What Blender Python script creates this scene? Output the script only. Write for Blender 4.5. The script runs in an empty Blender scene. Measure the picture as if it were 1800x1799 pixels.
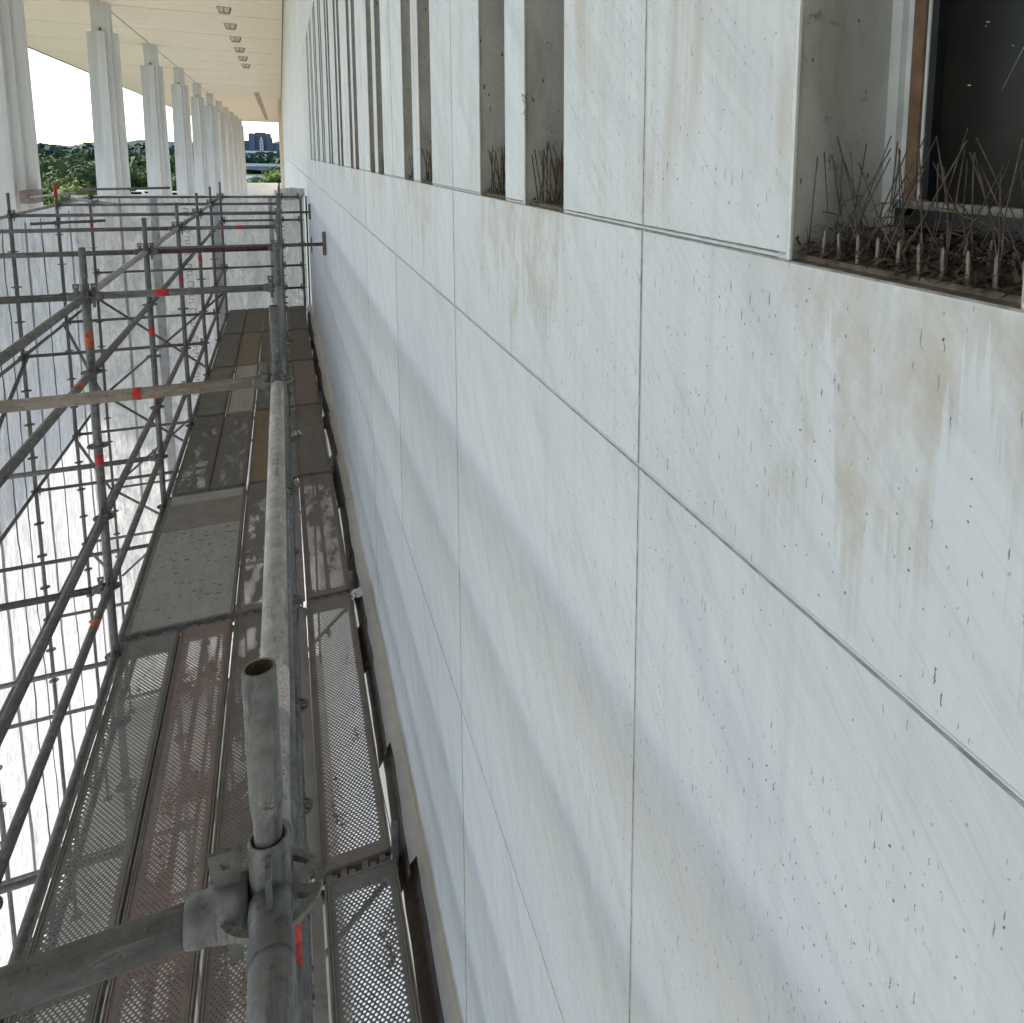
import bpy, math, random
from mathutils import noise as mnoise
from mathutils import Vector, Matrix
random.seed(11)
R_ = random.Random
sc = bpy.context.scene

# ------------------------------------------------------------------ camera
FPX, CX, CY = 1338.23, 1171.58, 465.46          # photo pixels (1800 x 1799)
pa, pb, pc = 0.13008405, -0.46985919, -0.04229184
def rx(a): return Matrix(((1,0,0),(0,math.cos(a),-math.sin(a)),(0,math.sin(a),math.cos(a))))
def ry(a): return Matrix(((math.cos(a),0,math.sin(a)),(0,1,0),(-math.sin(a),0,math.cos(a))))
def rz(a): return Matrix(((math.cos(a),-math.sin(a),0),(math.sin(a),math.cos(a),0),(0,0,1)))
RC = ry(pb) @ rx(pa) @ rz(pc) @ Matrix(((1,0,0),(0,0,-1),(0,1,0)))
cam = bpy.data.cameras.new('camera'); camo = bpy.data.objects.new('camera', cam)
sc.collection.objects.link(camo)
camo.matrix_world = (RC.transposed() @ Matrix(((1,0,0),(0,-1,0),(0,0,-1)))).to_4x4()
cam.sensor_fit = 'HORIZONTAL'; cam.sensor_width = 36
cam.lens = FPX/1800*36
cam.shift_x = (900-CX)/1800; cam.shift_y = (CY-899.5)/1800
cam.clip_start = .02; cam.clip_end = 9000
sc.camera = camo
def ray(u, v): return RC.transposed() @ Vector(((u-CX)/FPX, (v-CY)/FPX, 1))
def onX(u, v, x): d = ray(u, v); return d*(x/d.x)
def onY(u, v, y): d = ray(u, v); return d*(y/d.y)
def onZ(u, v, z): d = ray(u, v); return d*(z/d.z)

# ------------------------------------------------------------------ sky, sun, exposure
SUN = Vector((-1, .55, .96)).normalized()        # towards the sun
el = math.asin(SUN.z); az = math.atan2(SUN.x, SUN.y)
w = bpy.data.worlds.new('World'); sc.world = w; w.use_nodes = True
nt = w.node_tree; bg = nt.nodes['Background']
sky = nt.nodes.new('ShaderNodeTexSky'); sky.sky_type = 'NISHITA'; sky.sun_disc = False
sky.sun_elevation = el; sky.sun_rotation = az; sky.air_density = 1.0; sky.dust_density = .6; sky.ozone_density = 1.5; sky.altitude = 100
nt.links.new(sky.outputs[0], bg.inputs[0]); bg.inputs[1].default_value = .12
sl = bpy.data.lights.new('sun', 'SUN'); sl.energy = 2.9; sl.angle = math.radians(.5); sl.color = (1, .95, .87)
so = bpy.data.objects.new('sun', sl); sc.collection.objects.link(so)
so.rotation_euler = SUN.to_track_quat('Z', 'Y').to_euler()
vs = sc.view_settings; vs.view_transform = 'Standard'; vs.look = 'None'; vs.gamma = 1; vs.use_curve_mapping = False
vs.exposure = 1.5
sc.cycles.use_denoising = True; sc.cycles.max_bounces = 7; sc.cycles.diffuse_bounces = 5
sc.cycles.use_adaptive_sampling = True; sc.cycles.adaptive_threshold = .03; sc.cycles.glossy_bounces = 2
sc.cycles.caustics_reflective = False; sc.cycles.caustics_refractive = False
sc.cycles.transmission_bounces = 3; sc.cycles.transparent_max_bounces = 8

# ------------------------------------------------------------------ helpers
class MB:
    def __init__(s): s.v = []; s.f = []; s.sm = []; s.mi = []
    def face(s, idx, sm=False, m=0): s.f.append(tuple(idx)); s.sm.append(sm); s.mi.append(m)
    def quad(s, a, b, c, d, m=0, sm=False):
        n = len(s.v); s.v += [tuple(a), tuple(b), tuple(c), tuple(d)]; s.face((n, n+1, n+2, n+3), sm, m)
    def hexa(s, p, m=0):                                    # 8 corners: bottom 4 (ccw), top 4
        n = len(s.v); s.v += [tuple(q) for q in p]
        for q in ((3,2,1,0),(4,5,6,7),(0,1,5,4),(1,2,6,5),(2,3,7,6),(3,0,4,7)): s.face([n+i for i in q], False, m)
    def box(s, x0, x1, y0, y1, z0, z1, m=0):
        s.hexa([(x0,y0,z0),(x1,y0,z0),(x1,y1,z0),(x0,y1,z0),(x0,y0,z1),(x1,y0,z1),(x1,y1,z1),(x0,y1,z1)], m)
    def lathe(s, prof, n=12, M=None, sm=True, m=0, caps=3):         # profile (r, z) around z
        b = len(s.v); M = M or Matrix()
        for r, z in prof:
            for i in range(n):
                a = 2*math.pi*i/n; s.v.append(tuple(M @ Vector((r*math.cos(a), r*math.sin(a), z))))
        for j in range(len(prof)-1):
            for i in range(n):
                k = (i+1) % n; s.face((b+j*n+i, b+j*n+k, b+(j+1)*n+k, b+(j+1)*n+i), sm, m)
        if caps & 1 and prof[0][0] > 1e-6: s.face([b+i for i in range(n)][::-1], False, m)
        e = b+(len(prof)-1)*n
        if caps & 2 and prof[-1][0] > 1e-6: s.face([e+i for i in range(n)], False, m)
    def tube(s, p0, p1, r, n=10, r1=None, m=0):
        p0 = Vector(p0); p1 = Vector(p1); d = p1-p0
        M = Matrix.Translation(p0) @ d.to_track_quat('Z', 'Y').to_matrix().to_4x4()
        s.lathe([(r, 0), (r1 if r1 else r, d.length)], n, M, True, m)
    def pipe(s, pts, r, n=6, m=0):
        for a, b in zip(pts, pts[1:]): s.tube(a, b, r, n, None, m)
    def mesh(s, name, *mats):
        me = bpy.data.meshes.new(name); me.from_pydata(s.v, [], s.f)
        for mt in mats: me.materials.append(mt)
        me.polygons.foreach_set('use_smooth', s.sm); me.polygons.foreach_set('material_index', s.mi)
        me.update(); return me
WM = {}
def add(name, data, parent=None, M=None):
    o = bpy.data.objects.new(name, data); sc.collection.objects.link(o)
    M = M.copy() if M else Matrix()
    if parent is not None:
        o.parent = parent; o.matrix_parent_inverse = WM[parent.name].inverted()
    o.matrix_basis = M; WM[o.name] = M
    return o
def thing(name, label, cat, loc=(0,0,0), group=None):
    o = add(name, None, None, Matrix.Translation(loc)); o.empty_display_size = .1
    return tag(o, label, cat, group)
def tag(o, label, cat, group=None, kind=None):
    o['label'] = label; o['category'] = cat
    if group: o['group'] = group
    if kind: o['kind'] = kind
    return o
def struct(o, kind='structure'): o['kind'] = kind; return o
T = Matrix.Translation
def Rz(a): return Matrix.Rotation(a, 4, 'Z')
ORD = ['first','second','third','fourth','fifth','sixth','seventh','eighth','ninth','tenth','eleventh','twelfth','thirteenth','fourteenth','fifteenth','sixteenth','seventeenth','eighteenth','nineteenth','twentieth','twenty-first','twenty-second','twenty-third','twenty-fourth']

P_ = 1.523; Y0 = 1.108; SILL = -.107            # wall panel width, a joint position, window sill height
# ------------------------------------------------------------------ materials
class NT:
    def __init__(s, name):
        s.m = bpy.data.materials.new(name); s.m.use_nodes = True; s.t = s.m.node_tree
        s.b = s.t.nodes['Principled BSDF']; s.out = s.t.nodes['Material Output']
    def n(s, typ, **kw):
        nd = s.t.nodes.new('ShaderNode'+typ)
        for k, v in kw.items():
            if k.startswith('i_'): s.set(nd.inputs[k[2:].replace('_', ' ')], v)
            else: setattr(nd, k, v)
        return nd
    def set(s, sock, v):
        if hasattr(v, 'is_output') or isinstance(v, bpy.types.NodeSocket): s.t.links.new(v, sock)
        else:
            if isinstance(v, tuple) and len(v) == 3 and sock.type == 'RGBA': v = v+(1,)
            sock.default_value = v
    def pos(s): return s.n('NewGeometry').outputs['Position']
    def mapv(s, vec, scale=(1,1,1), rot=(0,0,0), loc=(0,0,0)):
        nd = s.n('Mapping'); s.set(nd.inputs[0], vec); nd.inputs[1].default_value = loc; nd.inputs[2].default_value = rot; nd.inputs[3].default_value = scale
        return nd.outputs[0]
    def noise(s, vec, scale, detail=4, rough=.55, dist=0):
        nd = s.n('TexNoise'); s.set(nd.inputs['Vector'], vec)
        nd.inputs['Scale'].default_value = scale; nd.inputs['Detail'].default_value = detail
        nd.inputs['Roughness'].default_value = rough; nd.inputs['Distortion'].default_value = dist
        return nd.outputs[0]
    def voro(s, vec, scale):
        nd = s.n('TexVoronoi'); s.set(nd.inputs['Vector'], vec); nd.inputs['Scale'].default_value = scale
        return nd
    def ramp(s, v, a, b, c0=0.0, c1=1.0):
        nd = s.n('MapRange'); s.set(nd.inputs[0], v); s.set(nd.inputs[1], a); s.set(nd.inputs[2], b); s.set(nd.inputs[3], c0); s.set(nd.inputs[4], c1)
        return nd.outputs[0]
    def math(s, op, a, b=0.0):
        nd = s.n('Math', operation=op); s.set(nd.inputs[0], a); s.set(nd.inputs[1], b); return nd.outputs[0]
    def mix(s, fac, a, b, blend='MIX'):
        nd = s.n('MixRGB', blend_type=blend); s.set(nd.inputs[0], fac); s.set(nd.inputs[1], a); s.set(nd.inputs[2], b); return nd.outputs[0]
    def bump(s, h, strength=.3, dist=.01):
        nd = s.n('Bump'); s.set(nd.inputs['Height'], h); nd.inputs['Strength'].default_value = strength; nd.inputs['Distance'].default_value = dist
        s.t.links.new(nd.outputs[0], s.b.inputs['Normal'])
    def fin(s, col, rough=.6, metal=0.0, spec=None):
        s.set(s.b.inputs['Base Color'], col); s.set(s.b.inputs['Roughness'], rough); s.set(s.b.inputs['Metallic'], metal)
        if spec is not None: s.b.inputs['Specular IOR Level'].default_value = spec
        return s.m
    def rnd(s): return s.n('ObjectInfo').outputs['Random']

def simple(name, col, rough=.6, metal=0.0, var=.15, nscale=8, spec=None):
    k = NT(name); n = k.noise(k.pos(), nscale, 5)
    c = k.mix(k.ramp(n, .3, .7), tuple(x*(1-var) for x in col), tuple(min(1, x*(1+var)) for x in col))
    return k.fin(c, rough, metal, spec)

def marble():
    k = NT('white_marble'); P = k.pos(); r = k.rnd()
    base = k.mix(r, (.625,.64,.655), (.69,.70,.705))
    sep = k.n('SeparateXYZ'); k.set(sep.inputs[0], P); Y_, Z_ = sep.outputs[1], sep.outputs[2]
    # every slab has its own veining: shift the pattern by the slab's random number
    sh = k.n('CombineXYZ'); k.set(sh.inputs[0], k.math('MULTIPLY', r, 37.0)); k.set(sh.inputs[1], k.math('MULTIPLY', r, 11.0)); k.set(sh.inputs[2], k.math('MULTIPLY', r, 23.0))
    Q = k.n('VectorMath', operation='ADD'); k.set(Q.inputs[0], P); k.set(Q.inputs[1], sh.outputs[0])
    V = k.mapv(Q.outputs[0], (1, 1, 1), (math.radians(-40), 0, 0))
    v1 = k.noise(k.mapv(V, (2, .8, 5.0)), 2.0, 4, .6, .7)
    c = k.mix(k.ramp(v1, .46, .78, 0, .40), base, (.40,.43,.48))
    v3 = k.noise(k.mapv(V, (2, 2.2, 40)), 2.4, 5, .72, .5)
    c = k.mix(k.ramp(v3, .50, .72, 0, .36), c, (.39,.42,.47))
    # vertical water streaks
    v2 = k.noise(k.mapv(P, (2, 15, .5)), 2.0, 4, .62, .25)
    c = k.mix(k.ramp(v2, .50, .78, 0, .34), c, (.43,.445,.45))
    # tan run-off that starts at the window sills and drips down unevenly
    l1 = k.noise(k.mapv(P, (0, 13, .3)), 1.0, 5, .72, .2)
    Ln = k.ramp(l1, .36, .62, .02, .46)
    dz = k.math('SUBTRACT', SILL, Z_)
    m = k.ramp(k.math('DIVIDE', dz, Ln), .72, 1.02, 1, 0)
    m = k.math('MULTIPLY', m, k.ramp(dz, -.004, .01, 0, 1))
    wn = k.ramp(k.math('COSINE', k.math('MULTIPLY', k.math('SUBTRACT', Y_, Y0+P_/2), 2*math.pi/P_)), -.45, .35)
    pt = k.noise(k.mapv(P, (1, 7, 3.0)), 1.9, 5, .72, .25)
    m = k.math('MULTIPLY', k.math('MULTIPLY', m, wn), k.ramp(pt, .38, .62))
    c = k.mix(k.math('MULTIPLY', m, .58), c, (.42,.34,.25))
    # brownish run marks beside joints on the upper course, and a broad patch here and there
    up = k.math('MULTIPLY', k.ramp(Z_, SILL-.02, SILL+.05), k.ramp(Z_, .9, 2.0, 1, .4))
    p1 = k.noise(k.mapv(P, (1, 3.2, .9), loc=(0, .4, .1)), 1.5, 4, .6, .5)
    p2 = k.noise(k.mapv(P, (1, 16, .8), loc=(3, 1, 0)), 1.7, 4, .65, .4)
    st = k.math('MULTIPLY', k.math('MULTIPLY', k.ramp(p1, .48, .62), k.ramp(p2, .36, .62)), up)
    c = k.mix(k.math('MULTIPLY', st, .6), c, (.45,.37,.285))
    g = k.noise(k.mapv(P, (1, 1, .8)), 5.5, 6, .72, .3)
    c = k.mix(k.ramp(g, .56, .74, 0, .30), c, (.38,.38,.375))
    # dark specks and short dashes of dirt, thicker in some places than in others
    wob = k.math('MULTIPLY', k.math('SUBTRACT', k.noise(P, 260, 1, .5), .5), .004)
    wy = k.math('ADD', Y_, wob); wz = k.math('SUBTRACT', Z_, wob)
    dens = k.ramp(k.noise(P, 2.6, 3, .6), .38, .62, .34, -.10)
    def specks(sy, sz, thr, pres, off):
        q = k.n('CombineXYZ'); k.set(q.inputs[0], k.math('MULTIPLY', k.math('ADD', wy, off*.317), sy)); k.set(q.inputs[1], k.math('MULTIPLY', wz, sz))
        vo = k.n('TexVoronoi', voronoi_dimensions='2D'); k.set(vo.inputs['Vector'], q.outputs[0]); vo.inputs['Scale'].default_value = 1
        sc_ = k.n('SeparateColor'); k.set(sc_.inputs[0], vo.outputs['Color'])
        rr = k.math('MULTIPLY', k.ramp(sc_.outputs[1], 0, 1, .25, 1), thr)
        a = k.math('LESS_THAN', vo.outputs['Distance'], rr)
        b = k.math('GREATER_THAN', sc_.outputs[0], k.math('ADD', dens, pres))
        return k.math('MULTIPLY', k.math('MULTIPLY', a, b), k.ramp(sc_.outputs[2], 0, 1, .3, 1))
    d = k.math('MAXIMUM', specks(46, 40, .075, .58, 0), specks(70, 6.5, .062, .42, 3))
    d = k.math('MAXIMUM', d, specks(85, 13, .07, .55, 7))
    c = k.mix(k.math('MULTIPLY', d, .92), c, (.03,.03,.03))
    k.bump(k.noise(P, 60, 3), .12, .004)
    return k.fin(c, k.ramp(v1, .3, .7, .48, .62), 0, .35)
def reveal_mat():
    k = NT('dirty_shaded_marble_reveal'); P = k.pos()
    c = k.mix(k.ramp(k.noise(k.mapv(P, (3, 3, 1.2)), 3.2, 6, .68, .4), .34, .68), (.50,.49,.46), (.30,.285,.255))  # jamb tone is part dirt, part recess shade put into the colour
    c = k.mix(k.ramp(k.noise(P, 34, 5, .75), .60, .70, 0, .7), c, (.10,.085,.07))
    c = k.mix(k.ramp(k.noise(k.mapv(P, (95, 95, 40)), 1.0, 2, .5), .70, .735, 0, .95), c, (.03,.026,.022))
    return k.fin(c, .75)

def soffit_mat():
    k = NT('cream_plaster'); P = k.pos()
    n = k.noise(P, 1.6, 8, .7)
    c = k.mix(k.ramp(n, .35, .7), (.75,.665,.535), (.67,.585,.46))
    s = k.noise(k.mapv(P, (.35, 3, 1)), 1.0, 4, .6)
    c = k.mix(k.ramp(s, .56, .76, 0, .38), c, (.46,.375,.27))
    return k.fin(c, .85)

def column_mat():
    k = NT('column_white_stone'); P = k.pos()
    v = k.noise(k.mapv(P, (2.5, 2.5, .16)), 1.2, 6, .65)
    c = k.mix(k.ramp(v, .35, .7), (.62,.635,.64), (.50,.51,.515))
    return k.fin(c, .7)

def galv(name, a, b, dirt, metal=.55, rough=.5):
    k = NT(name); tc = k.n('TexCoord').outputs['Object']; P = k.pos()
    n = k.noise(k.mapv(tc, (1, 1, 1)), 26, 6, .65)
    c = k.mix(k.ramp(n, .32, .68), a, b)
    r = k.rnd()
    c = k.mix(k.ramp(r, 0, 1, 0, .45), c, tuple(x*.62 for x in b))
    d = k.noise(P, 7, 8, .72, .4)
    c = k.mix(k.ramp(d, .50, .72, 0, .75), c, dirt)
    st = k.noise(k.mapv(tc, (70, 70, 5)), 1.0, 4, .7, .3)
    c = k.mix(k.ramp(st, .54, .70, 0, .75), c, tuple(x*.35 for x in b))
    c = k.mix(k.ramp(k.noise(k.mapv(tc, (45, 45, 9), loc=(5,2,1)), 1.0, 5, .72, .5), .58, .70, 0, .6), c, tuple(min(.7, x*1.7) for x in a))
    s = k.noise(P, 75, 5, .7)
    c = k.mix(k.ramp(s, .59, .68, 0, .85), c, (.045,.04,.036))
    c = k.mix(k.ramp(k.noise(P, 11, 6, .75), .62, .72, 0, .7), c, (.16,.075,.045))
    k.bump(n, .2, .002)
    return k.fin(c, k.ramp(n, .3, .7, rough-.1, rough+.18), metal)

def deck_mat(name, a, b, rust):
    k = NT(name); P = k.pos(); r = k.rnd()
    n = k.noise(P, 5, 8, .7, .3)
    c = k.mix(k.ramp(n, .35, .68), a, b)
    c = k.mix(k.ramp(k.noise(k.mapv(P, (14, 1.6, 4)), 1.4, 5, .6), .48, .72, 0, .75), c, rust)
    c = k.mix(k.ramp(k.noise(P, 48, 6, .75), .56, .70, 0, .7), c, (.035,.03,.027))
    c = k.mix(k.ramp(k.noise(P, 19, 6, .75), .60, .74, 0, .5), c, (.24,.215,.19))
    c = k.mix(k.ramp(r, 0, 1, 0, .30), c, tuple(x*.65 for x in b))
    c = k.mix(1.0, c, (1.08,1.07,1.06), 'MULTIPLY')
    return k.fin(c, .8, .05)

def sheet_mat():
    k = NT('white_plastic_sheeting'); P = k.pos()
    n = k.noise(k.mapv(P, (1, 1, .35)), 3.2, 7, .62, .8)
    n2 = k.noise(k.mapv(P, (6, 6, .6)), 2.2, 4, .6, .5)
    h = k.math('ADD', n, k.math('MULTIPLY', n2, .35))
    bp = k.n('Bump'); k.set(bp.inputs['Height'], h); bp.inputs['Strength'].default_value = .8; bp.inputs['Distance'].default_value = .16
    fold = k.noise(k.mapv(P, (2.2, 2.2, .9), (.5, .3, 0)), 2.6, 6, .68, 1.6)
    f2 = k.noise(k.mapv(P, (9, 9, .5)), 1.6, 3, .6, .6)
    tcol = k.mix(k.math('MULTIPLY', k.ramp(fold, .38, .62), k.ramp(f2, .3, .65, .5, 1)), (.42,.425,.435), (.90,.895,.89))  # fold shading painted into the translucent colour so the wrinkles show
    d = k.n('BsdfDiffuse'); d.inputs[0].default_value = (.80,.795,.79,1)
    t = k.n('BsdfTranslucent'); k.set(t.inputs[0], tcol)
    k.set(d.inputs['Normal'], bp.outputs[0]); k.set(t.inputs['Normal'], bp.outputs[0])
    m = k.n('MixShader'); m.inputs[0].default_value = .50
    k.t.links.new(d.outputs[0], m.inputs[1]); k.t.links.new(t.outputs[0], m.inputs[2])
    k.t.links.new(m.outputs[0], k.out.inputs[0])
    return k.m
def leaf_mat(name, a, b):
    k = NT(name); P = k.pos()
    n = k.noise(P, .45, 3); r = k.rnd()
    c = k.mix(k.ramp(n, .35, .65), a, b); c = k.mix(k.ramp(r, 0, 1, 0, .4), c, tuple(x*.6 for x in a))
    return k.fin(c, .7, 0, .2)

M_MARBLE = marble()
M_SEAL = simple('sealant_white', (.62,.615,.595), .5, 0, .08, 40)
M_SEALD = simple('joint_grime', (.12,.115,.105), .9, 0, .3, 60)
M_REVEAL = reveal_mat(); M_EDGE = simple('grimy_panel_edge', (.33,.325,.31), .8, 0, .4, 45); M_SOFF = soffit_mat(); M_COL = column_mat()
M_GALV = galv('galvanised_tube', (.215,.21,.20), (.13,.128,.122), (.095,.085,.074), .25, .6)
M_GALVP = galv('dusty_tube', (.50,.465,.445), (.35,.325,.31), (.24,.21,.185), .25, .62)
M_MUD = galv('mud_brown_tube', (.36,.30,.245), (.25,.205,.17), (.20,.13,.09), .1, .75)
M_RUSTI = simple('rust_inside', (.085,.055,.035), .95, 0, .5, 200)
M_CAST = galv('cast_steel_head', (.185,.183,.18), (.11,.108,.105), (.08,.072,.065), .3, .55)
M_RUSTT = galv('rust_red_tube', (.13,.05,.04), (.07,.03,.028), (.05,.03,.025), .3, .6)
M_DECK = deck_mat('rusty_deck_brown', (.205,.18,.155), (.14,.122,.108), (.21,.15,.11))
M_DECKR = deck_mat('rusty_deck_red', (.23,.178,.155), (.165,.13,.115), (.24,.145,.112))
M_DECKO = deck_mat('deck_ochre', (.23,.175,.115), (.17,.13,.09), (.26,.175,.10))
M_DECKG = deck_mat('deck_grey', (.195,.185,.168), (.125,.12,.11), (.19,.15,.118))
M_ALU = deck_mat('aluminium_deck_pale', (.40,.378,.345), (.32,.30,.27), (.29,.25,.21))
M_PLY = deck_mat('plywood_grey', (.255,.23,.20), (.18,.16,.138), (.20,.165,.13))
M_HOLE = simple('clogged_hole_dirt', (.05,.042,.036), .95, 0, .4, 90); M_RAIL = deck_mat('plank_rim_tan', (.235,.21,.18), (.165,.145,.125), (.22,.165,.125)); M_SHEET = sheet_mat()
M_TAPE = simple('clear_seam_tape', (.42,.42,.44), .35, 0, .2, 9)
M_CORD = simple('grey_seam_fold', (.15,.15,.18), .7, 0, .2, 6)
M_INK = simple('grey_ink', (.20,.20,.21), .7, 0, .1, 5)
M_RED = simple('red_tape', (.46,.025,.022), .6, 0, .55, 70)
M_ORANGE = simple('orange_paint', (.42,.09,.04), .6, 0, .4, 40)
M_BROWNST = simple('dark_brown_steel', (.055,.038,.028), .55, .2, .45, 14)
M_CREAM = simple('cream_ledge', (.82,.83,.83), .75, 0, .06, 9)
M_FRAMEW = simple('frame_white_paint', (.62,.62,.60), .5, 0, .12, 22)
M_BAR = simple('grimy_bar', (.24,.225,.20), .8, 0, .5, 60); M_WOOD = simple('brown_wood', (.19,.105,.062), .7, 0, .35, 30)
M_BLACK = simple('black_gasket', (.016,.016,.018), .5, 0, .3, 30)
M_DIRT = simple('brown_dirt', (.14,.105,.075), .95, 0, .5, 70)
M_TWIG = simple('dry_twig', (.085,.058,.038), .9, 0, .6, 60)
M_WIRE = simple('rusty_wire', (.095,.07,.055), .6, .4, .45, 90)
M_PEG = simple('beige_plastic', (.165,.14,.11), .7, 0, .45, 120)
M_CONC = simple('terrace_paving', (.48,.47,.45), .85, 0, .2, 1.2)
M_WHITEB = simple('white_wall_paint', (.76,.76,.75), .8, 0, .06, 1)
M_BARK = simple('bark', (.10,.075,.055), .9, 0, .3, 6)
LEAF = [leaf_mat('leaf_green', (.095,.14,.036), (.06,.10,.028)), leaf_mat('leaf_light', (.16,.20,.042), (.11,.15,.038)),
        leaf_mat('leaf_dark', (.055,.095,.034), (.036,.068,.027)), leaf_mat('leaf_far', (.05,.085,.05), (.036,.064,.045))]
k = NT('dark_glass'); k.b.inputs['Transmission Weight'].default_value = 0
k.b.inputs['Specular IOR Level'].default_value = .12; M_GLASS = k.fin(k.mix(k.ramp(k.noise(k.pos(), 9, 5), .4, .7), (.012,.011,.009), (.022,.020,.016)), .3)
k = NT('river_water'); M_WATER = k.fin((.34,.40,.46), .22); k.bump(k.noise(k.mapv(k.pos(), (.05,.2,1)), 1.0, 5), .35, .6)
k = NT('grass_ground'); M_GROUND = k.fin(k.mix(k.ramp(k.noise(k.pos(), .02, 6), .35, .65), (.06,.085,.028), (.10,.11,.045)), .9)

# ================================================================== SETTING
FLOOR = -12.2; GROUND = -22.0; D = .517; ROOFZ = 8.05
b = MB(); b.quad((-6000,-3000,GROUND-.3),(6000,-3000,GROUND-.3),(6000,8000,GROUND-.3),(-6000,8000,GROUND-.3))
struct(add('ground', b.mesh('ground', M_GROUND)))
b = MB()
pts = [(-3000,300),(-700,470),(-150,500),(250,470),(3000,300)]; pts2 = [(-3000,900),(-700,860),(-150,830),(250,800),(3000,900)]
for i in range(4): b.quad((*pts[i],GROUND-.1),(*pts[i+1],GROUND-.1),(*pts2[i+1],GROUND-.1),(*pts2[i],GROUND-.1))
struct(add('river', b.mesh('river', M_WATER)))
b = MB(); b.box(-22, 6, -70, 230, FLOOR-1.2, FLOOR); struct(add('terrace', b.mesh('terrace', M_CONC)))

# ------------------------------------------------------------------ stone wall with windows
J1 = -.509; J2 = -2.033; FOOT = -3.44; WTOP = 2.15
G = .0036                                         # half joint
wall = thing('stone_wall', 'long white marble panel wall with slit windows on the right', 'wall', (D, 0, FLOOR))
def panel(y0, y1, z0, z1, x=D, t=.035, name='panel', parent=None, ch=.0019):
    b = MB(); r0 = [(y0,z0),(y1,z0),(y1,z1),(y0,z1)]
    r1 = [(y0+ch,z0+ch),(y1-ch,z0+ch),(y1-ch,z1-ch),(y0+ch,z1-ch)]
    b.v = [(x,y,z) for y,z in r1]+[(x+ch,y,z) for y,z in r0]+[(x+t,y,z) for y,z in r0]
    b.face((3,2,1,0))
    for a,c in ((0,4),(4,8)):
        for i in range(4): j = (i+1)%4; b.face((a+i,a+j,c+j,c+i), False, 1 if a == 0 else 0)
    return add(name, b.mesh('panel', M_MARBLE, M_EDGE), parent or wall)
rw = R_(5)
def jit(): return rw.uniform(-.0008, .0008)
MARG = .392; WW = .283; MUL = P_-2*MARG-2*WW
NCOL = 11
cols = range(-4, NCOL-1)
for j in cols:
    a = Y0+j*P_; e = a+P_
    for z0, z1 in ((SILL, J1), (J1, J2), (J2, FOOT)):
        panel(a+G, e-G, z1+G, z0-G, D+jit())
    if j >= -1 or j == -2:
        for y0, y1 in ((a+G, a+MARG), (a+MARG+WW, a+MARG+WW+MUL-(.032 if j == -1 else 0)), (e-MARG, e-G)):
            panel(y0, y1, SILL+G, WTOP-G, D+jit(), .06)
    panel(a+G, e-G, WTOP+G, 3.67-G, D+jit()); panel(a+G, e-G, 3.67+G, 5.19-G, D+jit()); panel(a+G, e-G, 5.19+G, 6.71-G, D+jit()); panel(a+G, e-G, 6.71+G, ROOFZ+.1, D+jit())
    if j < -2: panel(a+G, e-G, SILL+G, WTOP-G, D+jit())
YS, YE = Y0-4*P_, Y0+(NCOL-1)*P_
# sealant bead in every joint (recessed) as a few strips
def strip(y0, y1, z0, z1, x=D+.0016, t=.012, bulge=.0006):
    b = MB(); b.box(x, x+t, y0, y1, z0, z1); return b
def bead(y0, y1, z0, z1, vert):
    b = MB(); n = 5; prof = []
    for i in range(n+1):
        s = -1+2*i/n; prof.append((s, (1-s*s)))
    vs_ = []
    for s, hgt in prof:
        x = D+.0034-.0024*hgt
        if vert: c = (y0+y1)/2+s*(y1-y0)/2; vs_.append(((x,c,z0),(x,c,z1)))
        else: c = (z0+z1)/2+s*(z1-z0)/2; vs_.append(((x,y0,c),(x,y1,c)))
    for p, q in zip(vs_, vs_[1:]): b.quad(p[0], p[1], q[1], q[0], 0, True)
    add('sealant_bead', b.mesh('bead', M_SEAL), wall)
for z in (J1, J2): bead(YS, YE, z-.0027, z+.0027, False)
for j in cols:
    a = Y0+j*P_
    bead(a-.0027, a+.0027, FOOT, J1-.004, True); bead(a-.0027, a+.0027, J1+.004, SILL-.004, True); bead(a-.0027, a+.0027, SILL+.004, ROOFZ, True)
    # sill line bead only between the windows
    for y0, y1 in ((a-MARG, a+MARG), (a+MARG+WW, a+MARG+WW+MUL-(.032 if j == -1 else 0))): bead(y0, y1, SILL-.0027, SILL+.0027, False)
b = MB()                                          # dark backing behind the joints and behind the panels
for z in (J1, J2): b.box(D+.012, D+.03, YS, YE, z-.02, z+.02)
b.box(D+.012, D+.03, YS, YE, SILL-.02, SILL-.0045)
for j in cols: a = Y0+j*P_; b.box(D+.0125, D+.0305, a-.02, a+.02, FOOT, SILL-.03)
add('joint_backing', b.mesh('joint_backing', M_SEALD), wall)
b = MB(); b.box(D+.3, D+1.2, -70, 228, FLOOR, ROOFZ+.2); add('wall_core', b.mesh('core', M_WHITEB), wall)
b = MB(); b.box(D+.036, D+.31, YS, YE, FLOOR, SILL-.03); b.box(D+.036, D+.31, YS, YE, WTOP+.01, ROOFZ); b.box(D+.036,D+.31,YS,Y0-2*P_-.01,SILL-.03,WTOP+.01)
add('backing', b.mesh('backing', M_WHITEB), wall)
# plain wall in front of and beyond the windowed part, long panels
for (y0, y1) in ((-70, YS),):
    panel(y0, y1-G, FLOOR, ROOFZ+.1, D)
zs = [FLOOR, -9.6, -6.6, FOOT-.01, J2, J1, 2.15, 5.2, ROOFZ+.1]
yb = YE
while yb < 132:
    ye = min(yb+P_*(2 if yb < 40 else 8), 132)
    for z0, z1 in zip(zs, zs[1:]): panel(yb+.006, ye-.006, z0+.006, z1-.006, D+jit())
    yb = ye
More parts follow.
